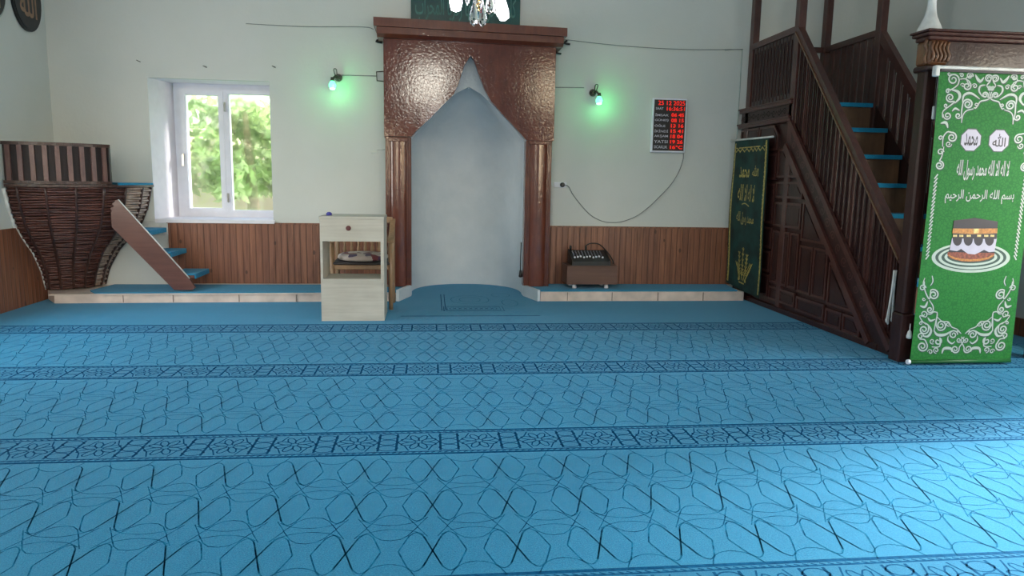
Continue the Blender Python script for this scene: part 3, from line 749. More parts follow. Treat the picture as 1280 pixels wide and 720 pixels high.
# short stair
st = thing('wicker_pulpit_stair', 'short open wooden stair with blue carpeted treads leading up to the wicker pulpit', 'stair', (-2.7, 7.7, .1))
SY = 7.43
b = MB()
poly = [(-3.05, .985), (-3.02, .995), (-2.39, .22), (-2.34, .135), (-2.37, .112), (-2.54, .112), (-3.09, .73), (-3.09, .93)]
b.prism(poly, XZ(SY), 0, .035, 0); b.build('stringer', M['stringer'], st)
b = MB(); b.bar((-3.02, SY+.015, .997), (-2.39, SY+.015, .225), .02, .006, (0, 0, 1)); b.build('stringer_edge', M['dirtywhite'], st)
for i, (px0, px1, py) in enumerate(((222, 247, 341), (199, 225, 314.5), (170, 201, 288))):
    p = at(px0, py, 1, SY+.06); q = at(px1, py, 1, W-.10)
    z = .255+.215*i; x1 = [-2.35, -2.57, -2.76][i]; x0 = x1-.24
    s_ = MB(); s_.box((x0, SY+.035, z-.03), (x1, W-.03, z), bev=.004); tr = s_.build('tread', M['stringer'], st)
    s_ = MB(); s_.box((x0, SY+.036, z), (x1+.008, W-.035, z+.012)); s_.box((x1, SY+.036, z-.035), (x1+.01, W-.035, z+.01)); s_.build('carpet_cover', M['carpet'], tr)
b = MB(); b.box((-2.98, W-.022, .62), (-2.74, W-.002, .77), bev=.004); b.build('white_block', M['dirtywhite'], st)

# ================================================================== lectern and chair
lt = thing('lectern', 'pale wooden box lectern with a cut-out front window standing on the carpet', 'lectern', (-.68, 6.6, 0))
x0, x1, y0, y1, T = -.955, -.413, 6.37, 6.80, .02
b = MB(); b.prism(wall_rect(x0, 0, x1, .9), XZ(y0), 0, T, 0, [wall_rect(x0+.02, .372, x1-.028, .70)]); b.build('front_panel', M['lectern'], lt)
for xa in (x0, x1-T): MB().box((xa, y0+T, 0), (xa+T, y1, .897), bev=.001).build('side_panel', M['lectern'], lt)
MB().box((x0-.004, y0-.006, .893), (x1+.004, y1+.01, .915), bev=.002).build('top', M['lectern'], lt)
MB().box((x0+T, y0+T, .345), (x1-T, y1, .363)).build('shelf', M['lectern'], lt)
b = MB(); b.lathe([(.022, 0), (.022, .012), (.014, .018)], (-.712, y0, .815), 14, axis=(0, -1, 0)); tag(b.build('lock', plain('dark_red_knob', (96, 34, 36), .4), lt), 'small dark red lock')
b = MB(); b.lathe([(.022, 0), (.026, .006), (.024, .02), (.012, .03)], (0, 0, 0), 14)
o = b.build('bottle_cap', plain('violet_blue_plastic', (64, 62, 150), .4)); o.location = (-.895, 6.52, .915); tag(o, 'small violet-blue cap lying on top of the lectern', 'cap')
cr = thing('armchair', 'light wooden spindle-back armchair with patterned cushion behind the lectern', 'chair', (-.66, 7.1, 0))
cx0, cx1, cyf, cyb = -.93, -.385, 6.93, 7.33
for x in (cx0, cx1):
    MB().tube([(x, cyf, 0), (x, cyf, .30), (x, cyf, .655)], [.020, .024, .022], 8).build('front_leg', M['chair'], cr)
    MB().tube(smooth([(x, cyb, 0), (x, cyb-.01, .4), (x, cyb+.04, .84)], 4), .021, 8).build('back_leg', M['chair'], cr)
    s_ = MB(); pts = smooth([(x, cyf-.03, .655), (x, cyf+.05, .68), (x, cyf+.2, .72), (x, cyf+.33, .79), (x, cyb+.035, .835)], 4)
    for p, q in zip(pts, pts[1:]): s_.bar(p, q, .05, .026)
    s_.build('armrest', M['chair'], cr)
b = MB(); b.box((cx0, cyf-.01, .385), (cx1, cyb, .43), bev=.006); b.build('seat_frame', M['chair'], cr)
b = MB(); b.box((cx0+.0, cyf-.02, .43), (cx1, cyb-.02, .458), bev=.01); b.build('seat', M['seat'], cr)
b = MB(); b.box((cx0, cyb+.01, .80), (cx1, cyb+.05, .865), bev=.01); b.box((cx0, cyb-.01, .46), (cx1, cyb+.015, .49), bev=.004); b.build('back_rail', M['chair'], cr)
for k in range(7):
    x = cx0+.07+k*(cx1-cx0-.14)/6
    MB().lathe([(.011, .0), (.018, .06), (.010, .10), (.019, .17), (.010, .24), (.018, .29), (.012, .325)], (x, cyb+.012, .485), 8).build('spindle', M['chair'], cr)
b = MB(); b.tube([(cx0, cyf, .2), (cx0, cyb, .2)], .012, 8); b.tube([(cx1, cyf, .2), (cx1, cyb, .2)], .012, 8); b.tube([(cx0, 7.13, .2), (cx1, 7.13, .2)], .012, 8); b.build('stretcher', M['chair'], cr)
b = MB(); n, r_ = 28, 8; vs = []; fs = []
cuc = Vector((-.66, 7.11, .48))
b.lathe([(.002, -.022), (.17, -.02), (.225, -.012), (.242, .006), (.235, .03), (.20, .045), (.1, .052), (.002, .05)], cuc, 28)
o = b.build('seat_cushion', M['cushion']); move_origin(o, (cuc.x, cuc.y, .458)); tag(o, 'round patterned cushion lying on the armchair seat', 'cushion')

# ================================================================== mixer on its box
bx = thing('wooden_box', 'low brown chipboard box on white feet under the audio mixer', 'box', (1.72, 7.65, .11))
Z0 = .155; b = MB()
b.box((1.44, 7.56, Z0), (1.99, 7.58, .345), bev=.002); b.build('front_panel', M['cabinet'], bx)
b = MB(); b.box((1.44, 7.56, .337), (1.99, 7.86, .357), bev=.002); b.build('top', M['cabinet'], bx)
b = MB(); b.box((1.44, 7.58, Z0), (1.99, 7.86, Z0+.02)); b.build('bottom', M['cabinet'], bx)
for x in (1.44, 1.97): MB().box((x, 7.58, Z0+.02), (x+.02, 7.86, .337)).build('side_panel', M['cabinet'], bx)
for x in (1.53, 1.88):
    for y in (7.60, 7.82): MB().lathe([(.022, .0), (.024, .01), (.016, .046)], (x, y, .1105), 12).build('foot', M['white'], bx)
mx = thing('audio_mixer', 'black audio mixing console with a row of white faders', 'mixer', (1.72, 7.7, .357))
b = MB(); ya, yb, za, zb = 7.57, 7.83, .40, .50
b.add([(x, y, z) for x in (1.50, 1.90) for y, z in ((ya, .357), (ya, za), (yb, zb), (yb, .357))], [(0, 1, 2, 3), (7, 6, 5, 4), (0, 4, 5, 1), (1, 5, 6, 2), (2, 6, 7, 3), (3, 7, 4, 0)])
b.build('housing', M['black'], mx)
sl_ = (zb-za)/(yb-ya)
for x in (1.493, 1.898): 
    s_ = MB(); s_.add([(xx, y, z) for xx in (x, x+.012) for y, z in ((ya-.005, .357), (ya-.005, za+.012), (yb+.005, zb+.012), (yb+.005, .357))], [(0, 1, 2, 3), (7, 6, 5, 4), (0, 4, 5, 1), (1, 5, 6, 2), (2, 6, 7, 3), (3, 7, 4, 0)]); s_.build('end_cheek', M['black'], mx)
for k in range(10):
    x = 1.535+k*.034; y = ya+.075+.01*(k % 3)
    MB().box((x-.009, y-.011, za+sl_*(y-ya)+.001), (x+.009, y+.011, za+sl_*(y-ya)+.02), bev=.003).build('fader_knob', M['white'], mx)
b = MB()
for k in range(10):
    for r in range(4):
        x = 1.535+k*.034; y = ya+.13+r*.03; b.lathe([(.007, 0), (.006, .012)], (x, y, za+sl_*(y-ya)), 8)
tag(b.build('dials', plain('grey_dials', (120, 120, 130), .5), mx))
b = MB()
for x in (1.52, 1.69): b.lathe([(.012, 0), (.013, .03), (.008, .05)], (x, yb-.01, zb), 10)
b.build('jack_plug', M['black'], mx)
b = MB(); b.tube(smooth([(1.69, yb-.01, zb+.05), (1.75, yb, .575), (1.85, yb+.02, .56), (1.95, yb+.04, .47), (2.02, yb+.05, .36), (2.03, 7.87, .2), (1.99, 7.89, .125)], 5), .006, 6)
b.build('mixer_cable', M['black'], mx)

# ================================================================== minbar (pulpit stair)
mn = thing('pulpit_stair', 'tall dark varnished wooden pulpit staircase with carved side and carpeted steps', 'pulpit', (3.8, 6.4, 0))
SX = 3.42; FXR = 4.25           # near and far sides
YT, YB = 6.75, 7.74             # top posts
def yzp(s, poly, d0, d1, x=SX, mi=0): s.prism(poly, YZ(x), d0, d1, mi)
# posts
for x in (SX+.02, FXR):
    for y in (YT, YB):
        z0 = 0 if x < 4 else 0
        MB().box((x-.035, y-.045, z0), (x+.035, y+.045, HC-.02), bev=.006).build('post', M['minbar_l'], mn)
lineA = lambda y: 1.0*(y-4.885)       # upper bead of the stringer
lineB = lambda y: 1.0*(y-5.16)
rail = lambda y: .74+(2.70-.74)*(y-4.92)/(YT-4.92)
# backing board of the whole side
b = MB(); yzp(b, [(4.90, .0), (7.90, .0), (7.90, 2.02), (YT, 2.02), (YT, lineA(YT)), (4.90, .02)], .0, .03, SX+.015); b.build('side_board', M['minbar'], mn)
# stringer board + beads
b = MB(); yzp(b, [(4.87, .0), (5.14, .0), (YT+.03, lineB(YT)+.0), (YT+.03, lineA(YT+.03))], -.012, .014, SX); b.build('stringer', M['minbar'], mn)
for ln in (lineA, lineB):
    s_ = MB(); a = 4.93 if ln is lineA else 5.20
    s_.bar((SX-.022, a, ln(a)+.0), (SX-.022, YT+.04, ln(YT+.04)), .028, .05, (0, -1, 1)); s_.build('stringer_bead', M['minbar_l'], mn)
b = MB()      # carved scrolls along the stringer
for k in range(16):
    y = 5.25+k*.1; z = (lineA(y)+lineB(y))/2
    if y > YT-.05: break
    pts = [(y+.045*(1-t/14)*math.cos(t*.75+k), z+.045*(1-t/14)*math.sin(t*.75+k)) for t in range(13)]
    b.ribbon(pts, .012, YZ(SX-.0135), 0)
b.build('stringer_carving', M['minbar_l'], mn, fix=False)
# handrails
for x in (SX+.01, FXR):
    MB().bar((x, 4.90, rail(4.90)), (x, YT+.0, rail(YT)), .06, .075, (0, -1, 1)).build('handrail', M['minbar_l'], mn)
    MB().bar((x, YT, 2.70), (x, YB, 2.70), .055, .06).build('landing_rail', M['minbar_l'], mn)
b = MB(); b.bar((SX+.01-.034, 4.93, rail(4.93)-.03), (SX+.01-.034, YT, rail(YT)-.03), .012, .012, (0, -1, 1)); b.build('rail_bead', M['riser'], mn)
# balusters of the near side: wide boards with narrow gaps
k = 0; y = 5.0
while y < YT-.06:
    lo, hi = lineA(y), rail(y)-.03
    s_ = MB(); w_ = .028
    yzp(s_, [(y-w_, lineA(y-w_)), (y+w_, lineA(y+w_)), (y+w_, rail(y+w_)-.03), (y-w_, rail(y-w_)-.03)], 0, .018, SX+.002)
    s_.bar((SX-.002, y, lo+.06), (SX-.002, y, hi-.06), .016, .012, (1, 0, 0))
    s_.build('baluster', M['minbar_l'] if k % 4 == 1 else M['minbar'], mn); y += .072; k += 1
for k in range(12):
    y = YT+.10+k*.072
    s_ = MB(); s_.box((SX+.0, y-.029, 2.05), (SX+.02, y+.029, 2.68), bev=.004); s_.bar((SX-.002, y, 2.12), (SX-.002, y, 2.62), .016, .012, (1, 0, 0)); s_.build('baluster', M['minbar'], mn)
# far side balusters: thin turned sticks
k = 0; y = 5.02
while y < YT-.08:
    s_ = MB(); lo = max(lineA(y)+.12, .1); s_.box((FXR-.012, y-.042, lo), (FXR+.012, y+.042, rail(y)-.05), bev=.005); s_.build('baluster', M['minbar_l'], mn); y += .115
for k in range(7):
    y = YT+.15+k*.115
    MB().box((FXR-.012, y-.042, 2.03), (FXR+.012, y+.042, 2.68), bev=.005).build('baluster', M['minbar_l'], mn)
# back landing balusters between the rear posts
MB().bar((SX+.05, YB, 2.70), (FXR-.03, YB, 2.70), .05, .055).build('landing_rail', M['minbar_l'], mn)
# far stringer
b = MB(); yzp(b, [(4.87, .0), (5.14, .0), (YT+.03, lineB(YT)), (YT+.03, lineA(YT)+.15), (YT-.05, lineA(YT)+.15), (4.87, .15)], -.015, .015, FXR); b.build('stringer', M['minbar'], mn)
b = MB(); yzp(b, [(YT, 1.80), (YB, 1.80), (YB, 2.06), (YT, 2.06)], -.012, .012, FXR); b.build('landing_skirt', M['minbar'], mn)
# mouldings and carved frieze under the landing
for z, h, o_ in ((2.035, .045, .04), (1.87, .045, .045)):
    s_ = MB(); s_.box((SX-o_, YT-.03, z-h/2), (SX+.02, 7.88, z+h/2), bev=.008); s_.box((SX-o_-.012, YT-.04, z+h/2-.01), (SX+.02, 7.89, z+h/2+.006), bev=.003); s_.build('moulding', M['minbar_l'], mn)
MB().box((SX-.015, YT-.02, 1.89), (SX+.02, 7.87, 2.02), bev=.004).build('frieze', M['minbar'], mn)
b = MB()
for k in range(9):
    y = YT+.12+k*.115
    b.ribbon([(y+.038*(1-t/12)*math.cos(t*.8+k*2), 1.955+.038*(1-t/12)*math.sin(t*.8+k*2)) for t in range(11)], .012, YZ(SX-.0165), 0)
    b.ribbon([(y+.04, 1.955), (y+.06, 1.97), (y+.075, 1.94)], .012, YZ(SX-.0165), 0)
b.build('frieze_carving', M['dark'], mn, fix=False)
# frame-and-panel side under the stringer
def clip(poly, f):
    out = []
    for i, p in enumerate(poly):
        q = poly[(i+1) % len(poly)]; a = f(p[0])-p[1]; c = f(q[0])-q[1]
        if a >= 0: out.append(p)
        if (a >= 0) != (c >= 0): t = a/(a-c); out.append((p[0]+(q[0]-p[0])*t, p[1]+(q[1]-p[1])*t))
    return out
def shrink(poly, d):
    cx = sum(p[0] for p in poly)/len(poly); cz = sum(p[1] for p in poly)/len(poly); n = len(poly); out = []
    for i in range(n):
        a, p, c = Vector(poly[i-1]), Vector(poly[i]), Vector(poly[(i+1) % n])
        e1 = (p-a).normalized(); e2 = (c-p).normalized()
        n1 = Vector((-e1.y, e1.x)); n2 = Vector((-e2.y, e2.x)); s = 1+n1.dot(n2)
        out.append(tuple(p+(n1+n2)*d/max(s, .3)))
    return out
def panel(yy0, yy1, zz0, zz1):
    f = lambda y: lineB(y)-.075
    poly = clip([(yy0, zz0), (yy1, zz0), (yy1, zz1), (yy0, zz1)], f)
    if len(poly) < 3: return
    area = sum(poly[i-1][0]*poly[i][1]-poly[i][0]*poly[i-1][1] for i in range(len(poly)))/2
    if area < .004: return
    s_ = MB(); inner = shrink(poly, .022)
    yzp(s_, poly, -.006, .012, SX+.003, 0)
    s_.prism(poly, YZ(SX-.014), 0, .01, 1, [inner])
    ii = shrink(poly, .045)
    a2 = sum(ii[i-1][0]*ii[i][1]-ii[i][0]*ii[i-1][1] for i in range(len(ii)))/2
    if a2 > .001: yzp(s_, ii, -.011, .0, SX+.003, 0)
    s_.build('side_panel', [M['minbar'], M['minbar_l']], mn)
for (ya_, yb_, zs_) in ((6.98, 7.40, [(.12, .34, 1), (.37, .58, 1), (.61, .82, 1), (.86, 1.26, 2), (1.30, 1.56, 1), (1.59, 1.84, 1)]),
                      (7.42, 7.86, [(.12, .60, 1), (.64, 1.2, 1), (1.24, 1.84, 1)]),
                      (6.42, 6.95, [(.10, .24, 1), (.27, .80, 3), (.84, 1.08, 1), (1.12, 1.28, 1), (1.32, 1.6, 1)]),
                      (5.90, 6.39, [(.08, .22, 1), (.26, .70, 2), (.74, 1.1, 1)]),
                      (5.35, 5.87, [(.05, .2, 2), (.23, .6, 1)])):
    for z0_, z1_, n_ in zs_:
        for j in range(n_):
            wv = (yb_-ya_-.02*(n_-1))/n_; panel(ya_+j*(wv+.02), ya_+j*(wv+.02)+wv, z0_, z1_)
MB().box((SX-.02, 5.1, 0), (SX+.01, 7.88, .05), bev=.004).build('base_rail', M['minbar'], mn)
# steps
NS = 8; R = 2.03/NS; RUN = .25
for k in range(NS):
    z = 2.03-k*R; yf = YT-.02-k*RUN; yb2 = YB+.02 if k == 0 else yf+RUN+.02
    s_ = MB(); s_.box((SX+.05, yf, z-.03), (FXR-.02, yb2, z), bev=.003); tr = s_.build('stair_tread', M['riser'], mn)
    s_ = MB(); s_.box((SX+.055, yf-.008, z), (FXR-.022, yb2 if k == 0 else yb2-.03, z+.010)); s_.box((SX+.055, yf-.010, z-.028), (FXR-.022, yf, z+.010)); s_.build('carpet_cover', M['carpet'], tr)
    s_ = MB(); s_.box((SX+.055, yf+.02, z-R), (FXR-.025, yf+.035, z-.03)); s_.build('riser', M['riser'], mn)
# gateway at the foot
GY = 4.80
b = MB()
b.box((3.335, GY-.06, 0), (3.44, GY+.06, .35), bev=.008); b.box((3.342, GY-.05, .35), (3.432, GY+.05, 2.06), bev=.012)
b.box((3.322, GY-.07, 2.03), (3.45, GY+.07, 2.07), bev=.01); b.build('gate_post', M['minbar'], mn)
b = MB(); b.box((4.42, GY-.06, 0), (4.54, GY+.06, .35), bev=.008); b.box((4.43, GY-.05, .35), (4.53, GY+.05, 2.06), bev=.012); b.build('gate_post', M['minbar'], mn)
MB().box((3.43, GY-.02, 0), (3.455, GY+.03, 2.05), bev=.004).build('gate_jamb', M['minbar'], mn)
b = MB(); b.box((3.43, GY-.05, 2.06), (4.54, GY+.05, 2.235), bev=.006); b.build('lintel', M['minbar'], mn)
b = MB(); b.box((3.335, GY-.07, 2.075), (3.48, GY+.07, 2.235), bev=.012)
for k in range(5):
    x = 3.35+k*.028; b.tube(smooth([(x, GY-.074, 2.09), (x+.012, GY-.082, 2.13), (x-.006, GY-.08, 2.18), (x+.01, GY-.076, 2.225)], 4), [.004]+[.010]*11+[.004], 6)
b.tube(smooth([(3.333, GY-.05, 2.08), (3.318, GY-.05, 2.12), (3.333, GY-.05, 2.16), (3.316, GY-.05, 2.2), (3.325, GY-.05, 2.235)], 4), .012, 6)
tag(b.build('capital', M['carved'], mn), 'lighter carved capital')
for (o_, z0_, z1_) in ((.0, 2.235, 2.262), (.022, 2.262, 2.285), (.035, 2.285, 2.30)):
    s_ = MB(); s_.box((3.325-o_, GY-.075-o_, z0_), (4.56+o_, GY+.075+o_*.5, z1_), bev=.006); s_.build('cornice_moulding', M['minbar_l'], mn)
fi = MB(); fi.lathe([(.075, 0), (.078, .012), (.072, .03), (.058, .06), (.040, .10), (.030, .15), (.026, .20), (.034, .24), (.028, .27), (.05, .33), (.055, .38), (.03, .45), (.012, .5)], (3.385, GY+.02, 2.3005), 24)
o = fi.build('turned_finial', M['dirtywhite']); move_origin(o, (3.385, GY+.02, 2.3005)); tag(o, 'white turned finial standing on the left end of the pulpit gateway', 'finial')

# white cord tassels by the gate post
ct = thing('tassel_bundle', 'bundle of white cords hanging from the end of the pulpit handrail', 'cord', (3.36, 4.93, .25))
a_, c_ = at(1119.5, 338, 1, 4.93), at(1113, 398, 1, 4.93)
for k in range(4):
    o1 = Vector(((k-1.5)*.006, (k % 2)*.008, 0)); o2 = Vector(((k-1.5)*.020, (k % 2)*.01, -.03*random.random()))
    MB().tube(smooth([a_+o1, (a_+c_)/2+o1*1.4, c_+o2], 4), [.008]*6+[.006]*3, 6).build('cord_strand', M['dirtywhite'], ct)
    MB().lathe([(.005, .01), (.009, 0), (.008, -.016), (.003, -.024)], c_+o2, 8).build('tassel_end', M['dirtywhite'], ct)
p = at(1137, 415, 1, 4.715)
b = MB(); b.tube([p+Vector((0, 0, .06)), p+Vector((0, 0, .01))], .004, 6); b.lathe([(.004, .015), (.012, .005), (.020, -.03), (.018, -.045), (.003, -.05)], p, 10)
tag(b.build('white_tassel', M['dirtywhite']), 'single small white tassel low on the dark gate post', 'tassel')

# ================================================================== narrow dark green hanging
gh = thing('velvet_hanging', 'narrow dark green velvet hanging with gold embroidery on the side of the pulpit stair', 'hanging', (3.37, 7.4, .1))
GX = 3.335
b = MB(); b.tube([(GX-.005, 7.93, 1.728), (GX-.005, 6.92, 1.716)], .010, 8); b.build('rod', M['dirtywhite'], gh)
n = 26; vs = []; fs = []
def gw(t, z):  # gentle folds
    return GX+.008*math.sin(t*9+z*2)+.005*math.sin(z*5)
def gy(t, z): return 7.03+(7.845-7.03)*t+.02*(1-(z/1.72))*(2*t-1)
nz = 20
b = MB()
for side in (0, .004):
    base = len(vs)
    for j in range(nz+1):
        z = .09+(1.715-.09)*j/nz
        for i in range(n+1): t = i/n; vs.append((gw(t, z)+side, gy(t, z), z+(.05*t*(1-j/nz))))
    fs += [(base+j*(n+1)+i, base+j*(n+1)+i+1, base+(j+1)*(n+1)+i+1, base+(j+1)*(n+1)+i) for j in range(nz) for i in range(n)]
b.add(vs, fs, 0, True); b.build('cloth', M['flag'], gh, fix=False)
def GF(u, v, d):   # u 0..1 across as the camera sees it (0 = left = far), v height
    t = 1-u; return (gw(t, v)-.0015-d, gy(t, v), v+.05*t*(1-(v-.09)/1.625))
b = MB()
for u in (.045, .955):
    b.ribbon([(u, .12+1.57*j/40) for j in range(41)], .035, GF, 0)
    for j in range(34): b.ribbon([(u-.02, .13+j*.046), (u+.02, .15+j*.046)], .012, GF, .001)
b.build('gold_edging', M['gold'], gh, fix=False)
b = MB(); pts = []
for j in range(15): pts.append((.08+.84*j/14, 1.60+(.025 if j % 2 else -.01)))
b.ribbon(pts, .016, GF, 0); b.ribbon([(.07, 1.635), (.93, 1.635)], .012, GF, 0)
b.build('gold_fringe', M['gold'], gh, fix=False)
b = MB()
put_text(b, ALLAH, (.60, 1.33, .80, 1.44), GF, .001, .01); put_text(b, MUHAMMAD, (.22, 1.31, .5, 1.43), GF, .001, .01)
put_text(b, arabic('لا اله الا الله'), (.22, 1.06, .74, 1.24), GF, .001, .01)
put_text(b, arabic('محمد رسول الله'), (.22, .80, .76, .94), GF, .001, .01)
b.ribbon(smooth([(.35, 1.02), (.45, 1.035), (.6, 1.01)], 4), .012, GF, .001)
tag(b.build('gold_script', M['gold'], gh, fix=False))
b = MB()
for i, (u, h) in enumerate(((.28, .36), (.36, .50), (.5, .56), (.63, .50), (.74, .40))):
    u0 = .5+(u-.5)*.35
    pts = smooth([(u0, .20), (.5+(u-.5)*.7, .30), (u, h)], 5)
    b.ribbon(pts, .02, GF, .001)
    for j in range(3, len(pts)-1):
        for s in (-1, 1): b.ribbon([pts[j], (pts[j][0]+s*.035, pts[j][1]+.028)], .012, GF, .0012)
b.ribbon([(.38, .20), (.62, .20)], .03, GF, .001); b.ribbon([(.42, .17), (.58, .17)], .015, GF, .001)
b.build('gold_wheat_sheaf', M['gold'], gh, fix=False)

# ================================================================== large printed banner
bn = thing('printed_banner', 'tall bright green printed banner with white scroll border hanging on the pulpit gateway', 'banner', (3.76, 4.66, 0))
BX0, BX1, BY, BC = 3.372, 4.150, 4.66, 3.757
def BF(u, v, d): return (u, BY-d+.004*math.sin(v*3), v)
b = MB(); nz = 24; vs = []; fs = []
for s_, dd in enumerate((0, -.002)):
    o_ = len(vs)
    for j in range(nz+1):
        z = .03+(2.035-.03)*j/nz
        e0 = .012*math.sin(j/nz*PI); vs += [BF(BX0+e0, z, dd), BF(BX1-e0*.3, z, dd)]
    fs += [(o_+2*j, o_+2*j+1, o_+2*j+3, o_+2*j+2) for j in range(nz)]
b.add(vs, fs); b.build('banner_sheet', M['banner'], bn, fix=False)
b = MB(); b.box((BX0-.035, BY-.016, 2.032), (BX1+.03, BY+.016, 2.056), bev=.006); b.box((BX0-.04, BY-.02, 1.985), (BX0-.005, BY+.02, 2.056), bev=.006); b.build('top_rail', M['dirtywhite'], bn)
b = MB(); b.box((BX0, BY-.018, 2.016), (BX1, BY-.002, 2.032)); b.build('rail_groove', M['print_k'], bn)
b = MB(); b.tube([(BX0-.005, BY-.004, .026), (BX1-.01, BY-.004, .026)], .014, 10); b.build('bottom_tube', plain('banner_tube_green', (30, 96, 44), .4), bn)
b = MB(); b.lathe([(.016, 0), (.018, .008), (.016, .022)], (BX0-.004, BY-.004, .026), 12, axis=(-1, 0, 0)); b.build('tube_cap', M['white'], bn)
orn, osh = MB(), MB()
def b2(px, py):
    p = at(px, py, 1, BY); return (p.x, p.z)
def stroke(pts, w, mirror=True):
    """pts in banner coordinates, tapered"""
    n = len(pts)
    for m_ in ((False, True) if mirror else (False,)):
        q = [(2*BC-u, v) if m_ else (u, v) for u, v in pts]
        ws = [1.2*w*(.45+.55*math.sin(PI*min(1, (i+1)/n*1.0))**.6) for i in range(n)]
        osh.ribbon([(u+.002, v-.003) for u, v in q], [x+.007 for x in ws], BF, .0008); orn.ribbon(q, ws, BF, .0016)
def top(u, v): return b2(1170+u/11.07, 85+v/11.07)
def bot(u, v): return b2(1130+u/7.2, 360+v/7.2)
def mid(u, v): return b2(1150+u/6, 140+v/6)
def path(fr, pts, w): stroke(smooth([fr(*p) for p in pts], 5), w)
def spiral(fr, cx, cy, r, a0, turns, dr, w, tail=None):
    n = int(16*turns); pts = []
    for i in range(n+1):
        t = i/n; a = math.radians(a0)+dr*2*PI*turns*t; rr = r*(1-.80*t)
        pts.append(fr(cx+rr*math.cos(a), cy+rr*math.sin(a)))
    if tail: pts = smooth([fr(*p) for p in tail]+[pts[0]], 4)[:-1]+pts
    stroke(pts, w)
    c = fr(cx, cy); k = abs(fr(cx+r, cy)[0]-c[0])
def blob(fr, pts, w): 
    q = smooth([fr(*p) for p in pts], 5); n = len(q)
    for m_ in (False, True):
        qq = [(2*BC-u, v) if m_ else (u, v) for u, v in q]
        ws = [w*(.2+.8*math.sin(PI*i/(n-1))) for i in range(n)]
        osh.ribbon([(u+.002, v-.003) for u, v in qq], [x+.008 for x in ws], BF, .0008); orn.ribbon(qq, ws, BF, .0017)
# top
spiral(top, 235, 160, 85, 30, 1.6, -1, .008, [(140, 310), (220, 290), (290, 240)])
spiral(top, 180, 80, 28, 0, 1.1, 1, .006)
spiral(top, 350, 100, 32, 200, 1.3, 1, .006)
spiral(top, 465, 110, 48, 0, 1.5, -1, .007, [(480, 270), (430, 190), (420, 130)])
spiral(top, 425, 250, 60, -60, 1.5, 1, .008, [(330, 155), (400, 150), (460, 190)])
spiral(top, 530, 250, 36, 200, 1.3, 1, .006)
spiral(top, 365, 240, 32, 180, 1.2, 1, .005)
blob(top, [(540, 90), (570, 150), (610, 185), (660, 130)], .020)
spiral(top, 725, 145, 55, 0, 1.7, -1, .008, [(765, 300), (820, 250), (790, 190)])
spiral(top, 735, 285, 34, 200, 1.5, 1, .007)
blob(top, [(680, 235), (610, 250), (590, 320), (640, 400)], .013)
spiral(top, 675, 375, 45, 40, 1.6, -1, .008, [(765, 330), (740, 400)])
blob(top, [(360, 500), (380, 380), (480, 350), (600, 430)], .016)
spiral(top, 435, 500, 72, 180, 1.8, 1, .009, [(350, 720), (345, 620)])
path(top, [(765, 400), (700, 440), (610, 462), (570, 520), (540, 555), (515, 545)], .007)
spiral(top, 550, 510, 28, 60, 1.2, -1, .006)
path(top, [(510, 565), (420, 590), (372, 640), (350, 720), (345, 760)], .006)
spiral(top, 190, 410, 62, 60, 1.6, 1, .008, [(85, 690), (90, 600), (190, 520), (250, 470)])
blob(top, [(200, 300), (300, 330), (320, 410), (250, 490)], .020)
spiral(top, 160, 320, 36, 0, 1.2, -1, .007)
spiral(top, 130, 520, 28, 60, 1.2, 1, .006)
spiral(top, 150, 660, 58, 200, 1.5, -1, .008)
spiral(top, 300, 660, 45, 0, 1.3, 1, .008)
blob(top, [(215, 600), (260, 560), (320, 590)], .013)
# sides
blob(mid, [(150, 85), (190, 80), (205, 120)], .018)
spiral(mid, 235, 190, 38, -100, 1.6, 1, .008, [(165, 260), (170, 190), (200, 150)])
spiral(mid, 150, 195, 18, 0, 1.2, -1, .006)
spiral(mid, 210, 240, 24, 0, 1.3, 1, .006)
spiral(mid, 150, 300, 26, 0, 1.2, -1, .007)
spiral(mid, 142, 400, 34, -90, 1.7, 1, .008, [(175, 260), (160, 330)])
# twisted cord along both sides
zt, zb = 1.335, .755
for m_ in (1, -1):
    n = 22
    for k in range(n):
        z = zb+(zt-zb)*k/n; x = 3.424+.012*(1-k/n)*0
        q = [(x-.011, z), (x-.004, z+.010), (x+.004, z+.022), (x+.011, z+.032)]
        if m_ < 0: q = [(2*BC-u, v) for u, v in q]
        osh.ribbon(q, .014, BF, .0008); orn.ribbon(q, .009, BF, .0016)
# bottom
spiral(bot, -8+165-145+130, 5-0, 0.1, 0, .2, 1, .001)
spiral(bot, 268, 60, 48, -120, 1.7, 1, .009, [(185, -60), (190, 20), (230, 100)])
spiral(bot, 170, 0, 30, 0, 1.3, -1, .007, [(190, -90), (175, -40)])
path(bot, [(255, -110), (262, -60), (240, -20)], .006)
blob(bot, [(215, 120), (190, 170), (145, 160)], .018)
spiral(bot, 235, 195, 30, 0, 1.4, 1, .008, [(230, 110), (262, 160)])
spiral(bot, 180, 100, 16, 0, 1.1, 1, .006)
path(bot, [(300, 220), (270, 215), (240, 235), (200, 230)], .007)
spiral(bot, 180, 235, 32, 60, 1.2, -1, .007, [(200, 330), (160, 290), (145, 250)])
blob(bot, [(215, 265), (240, 295), (285, 280)], .014)
path(bot, [(270, 390), (285, 320), (300, 250), (300, 215)], .008)
spiral(bot, 335, 335, 48, 120, 1.7, -1, .009, [(300, 260), (290, 330)])
blob(bot, [(270, 380), (300, 420), (370, 420), (430, 385)], .020)
path(bot, [(300, 260), (345, 300), (400, 305), (430, 350), (480, 372), (515, 410)], .006)
spiral(bot, 400, 325, 22, 0, 1.2, 1, .006)
spiral(bot, 180, 375, 42, 0, 1.6, 1, .009, [(150, 300), (215, 330)])
blob(bot, [(220, 330), (245, 385), (215, 435), (165, 430)], .018)
spiral(bot, 150, 315, 15, 0, 1.1, 1, .005)
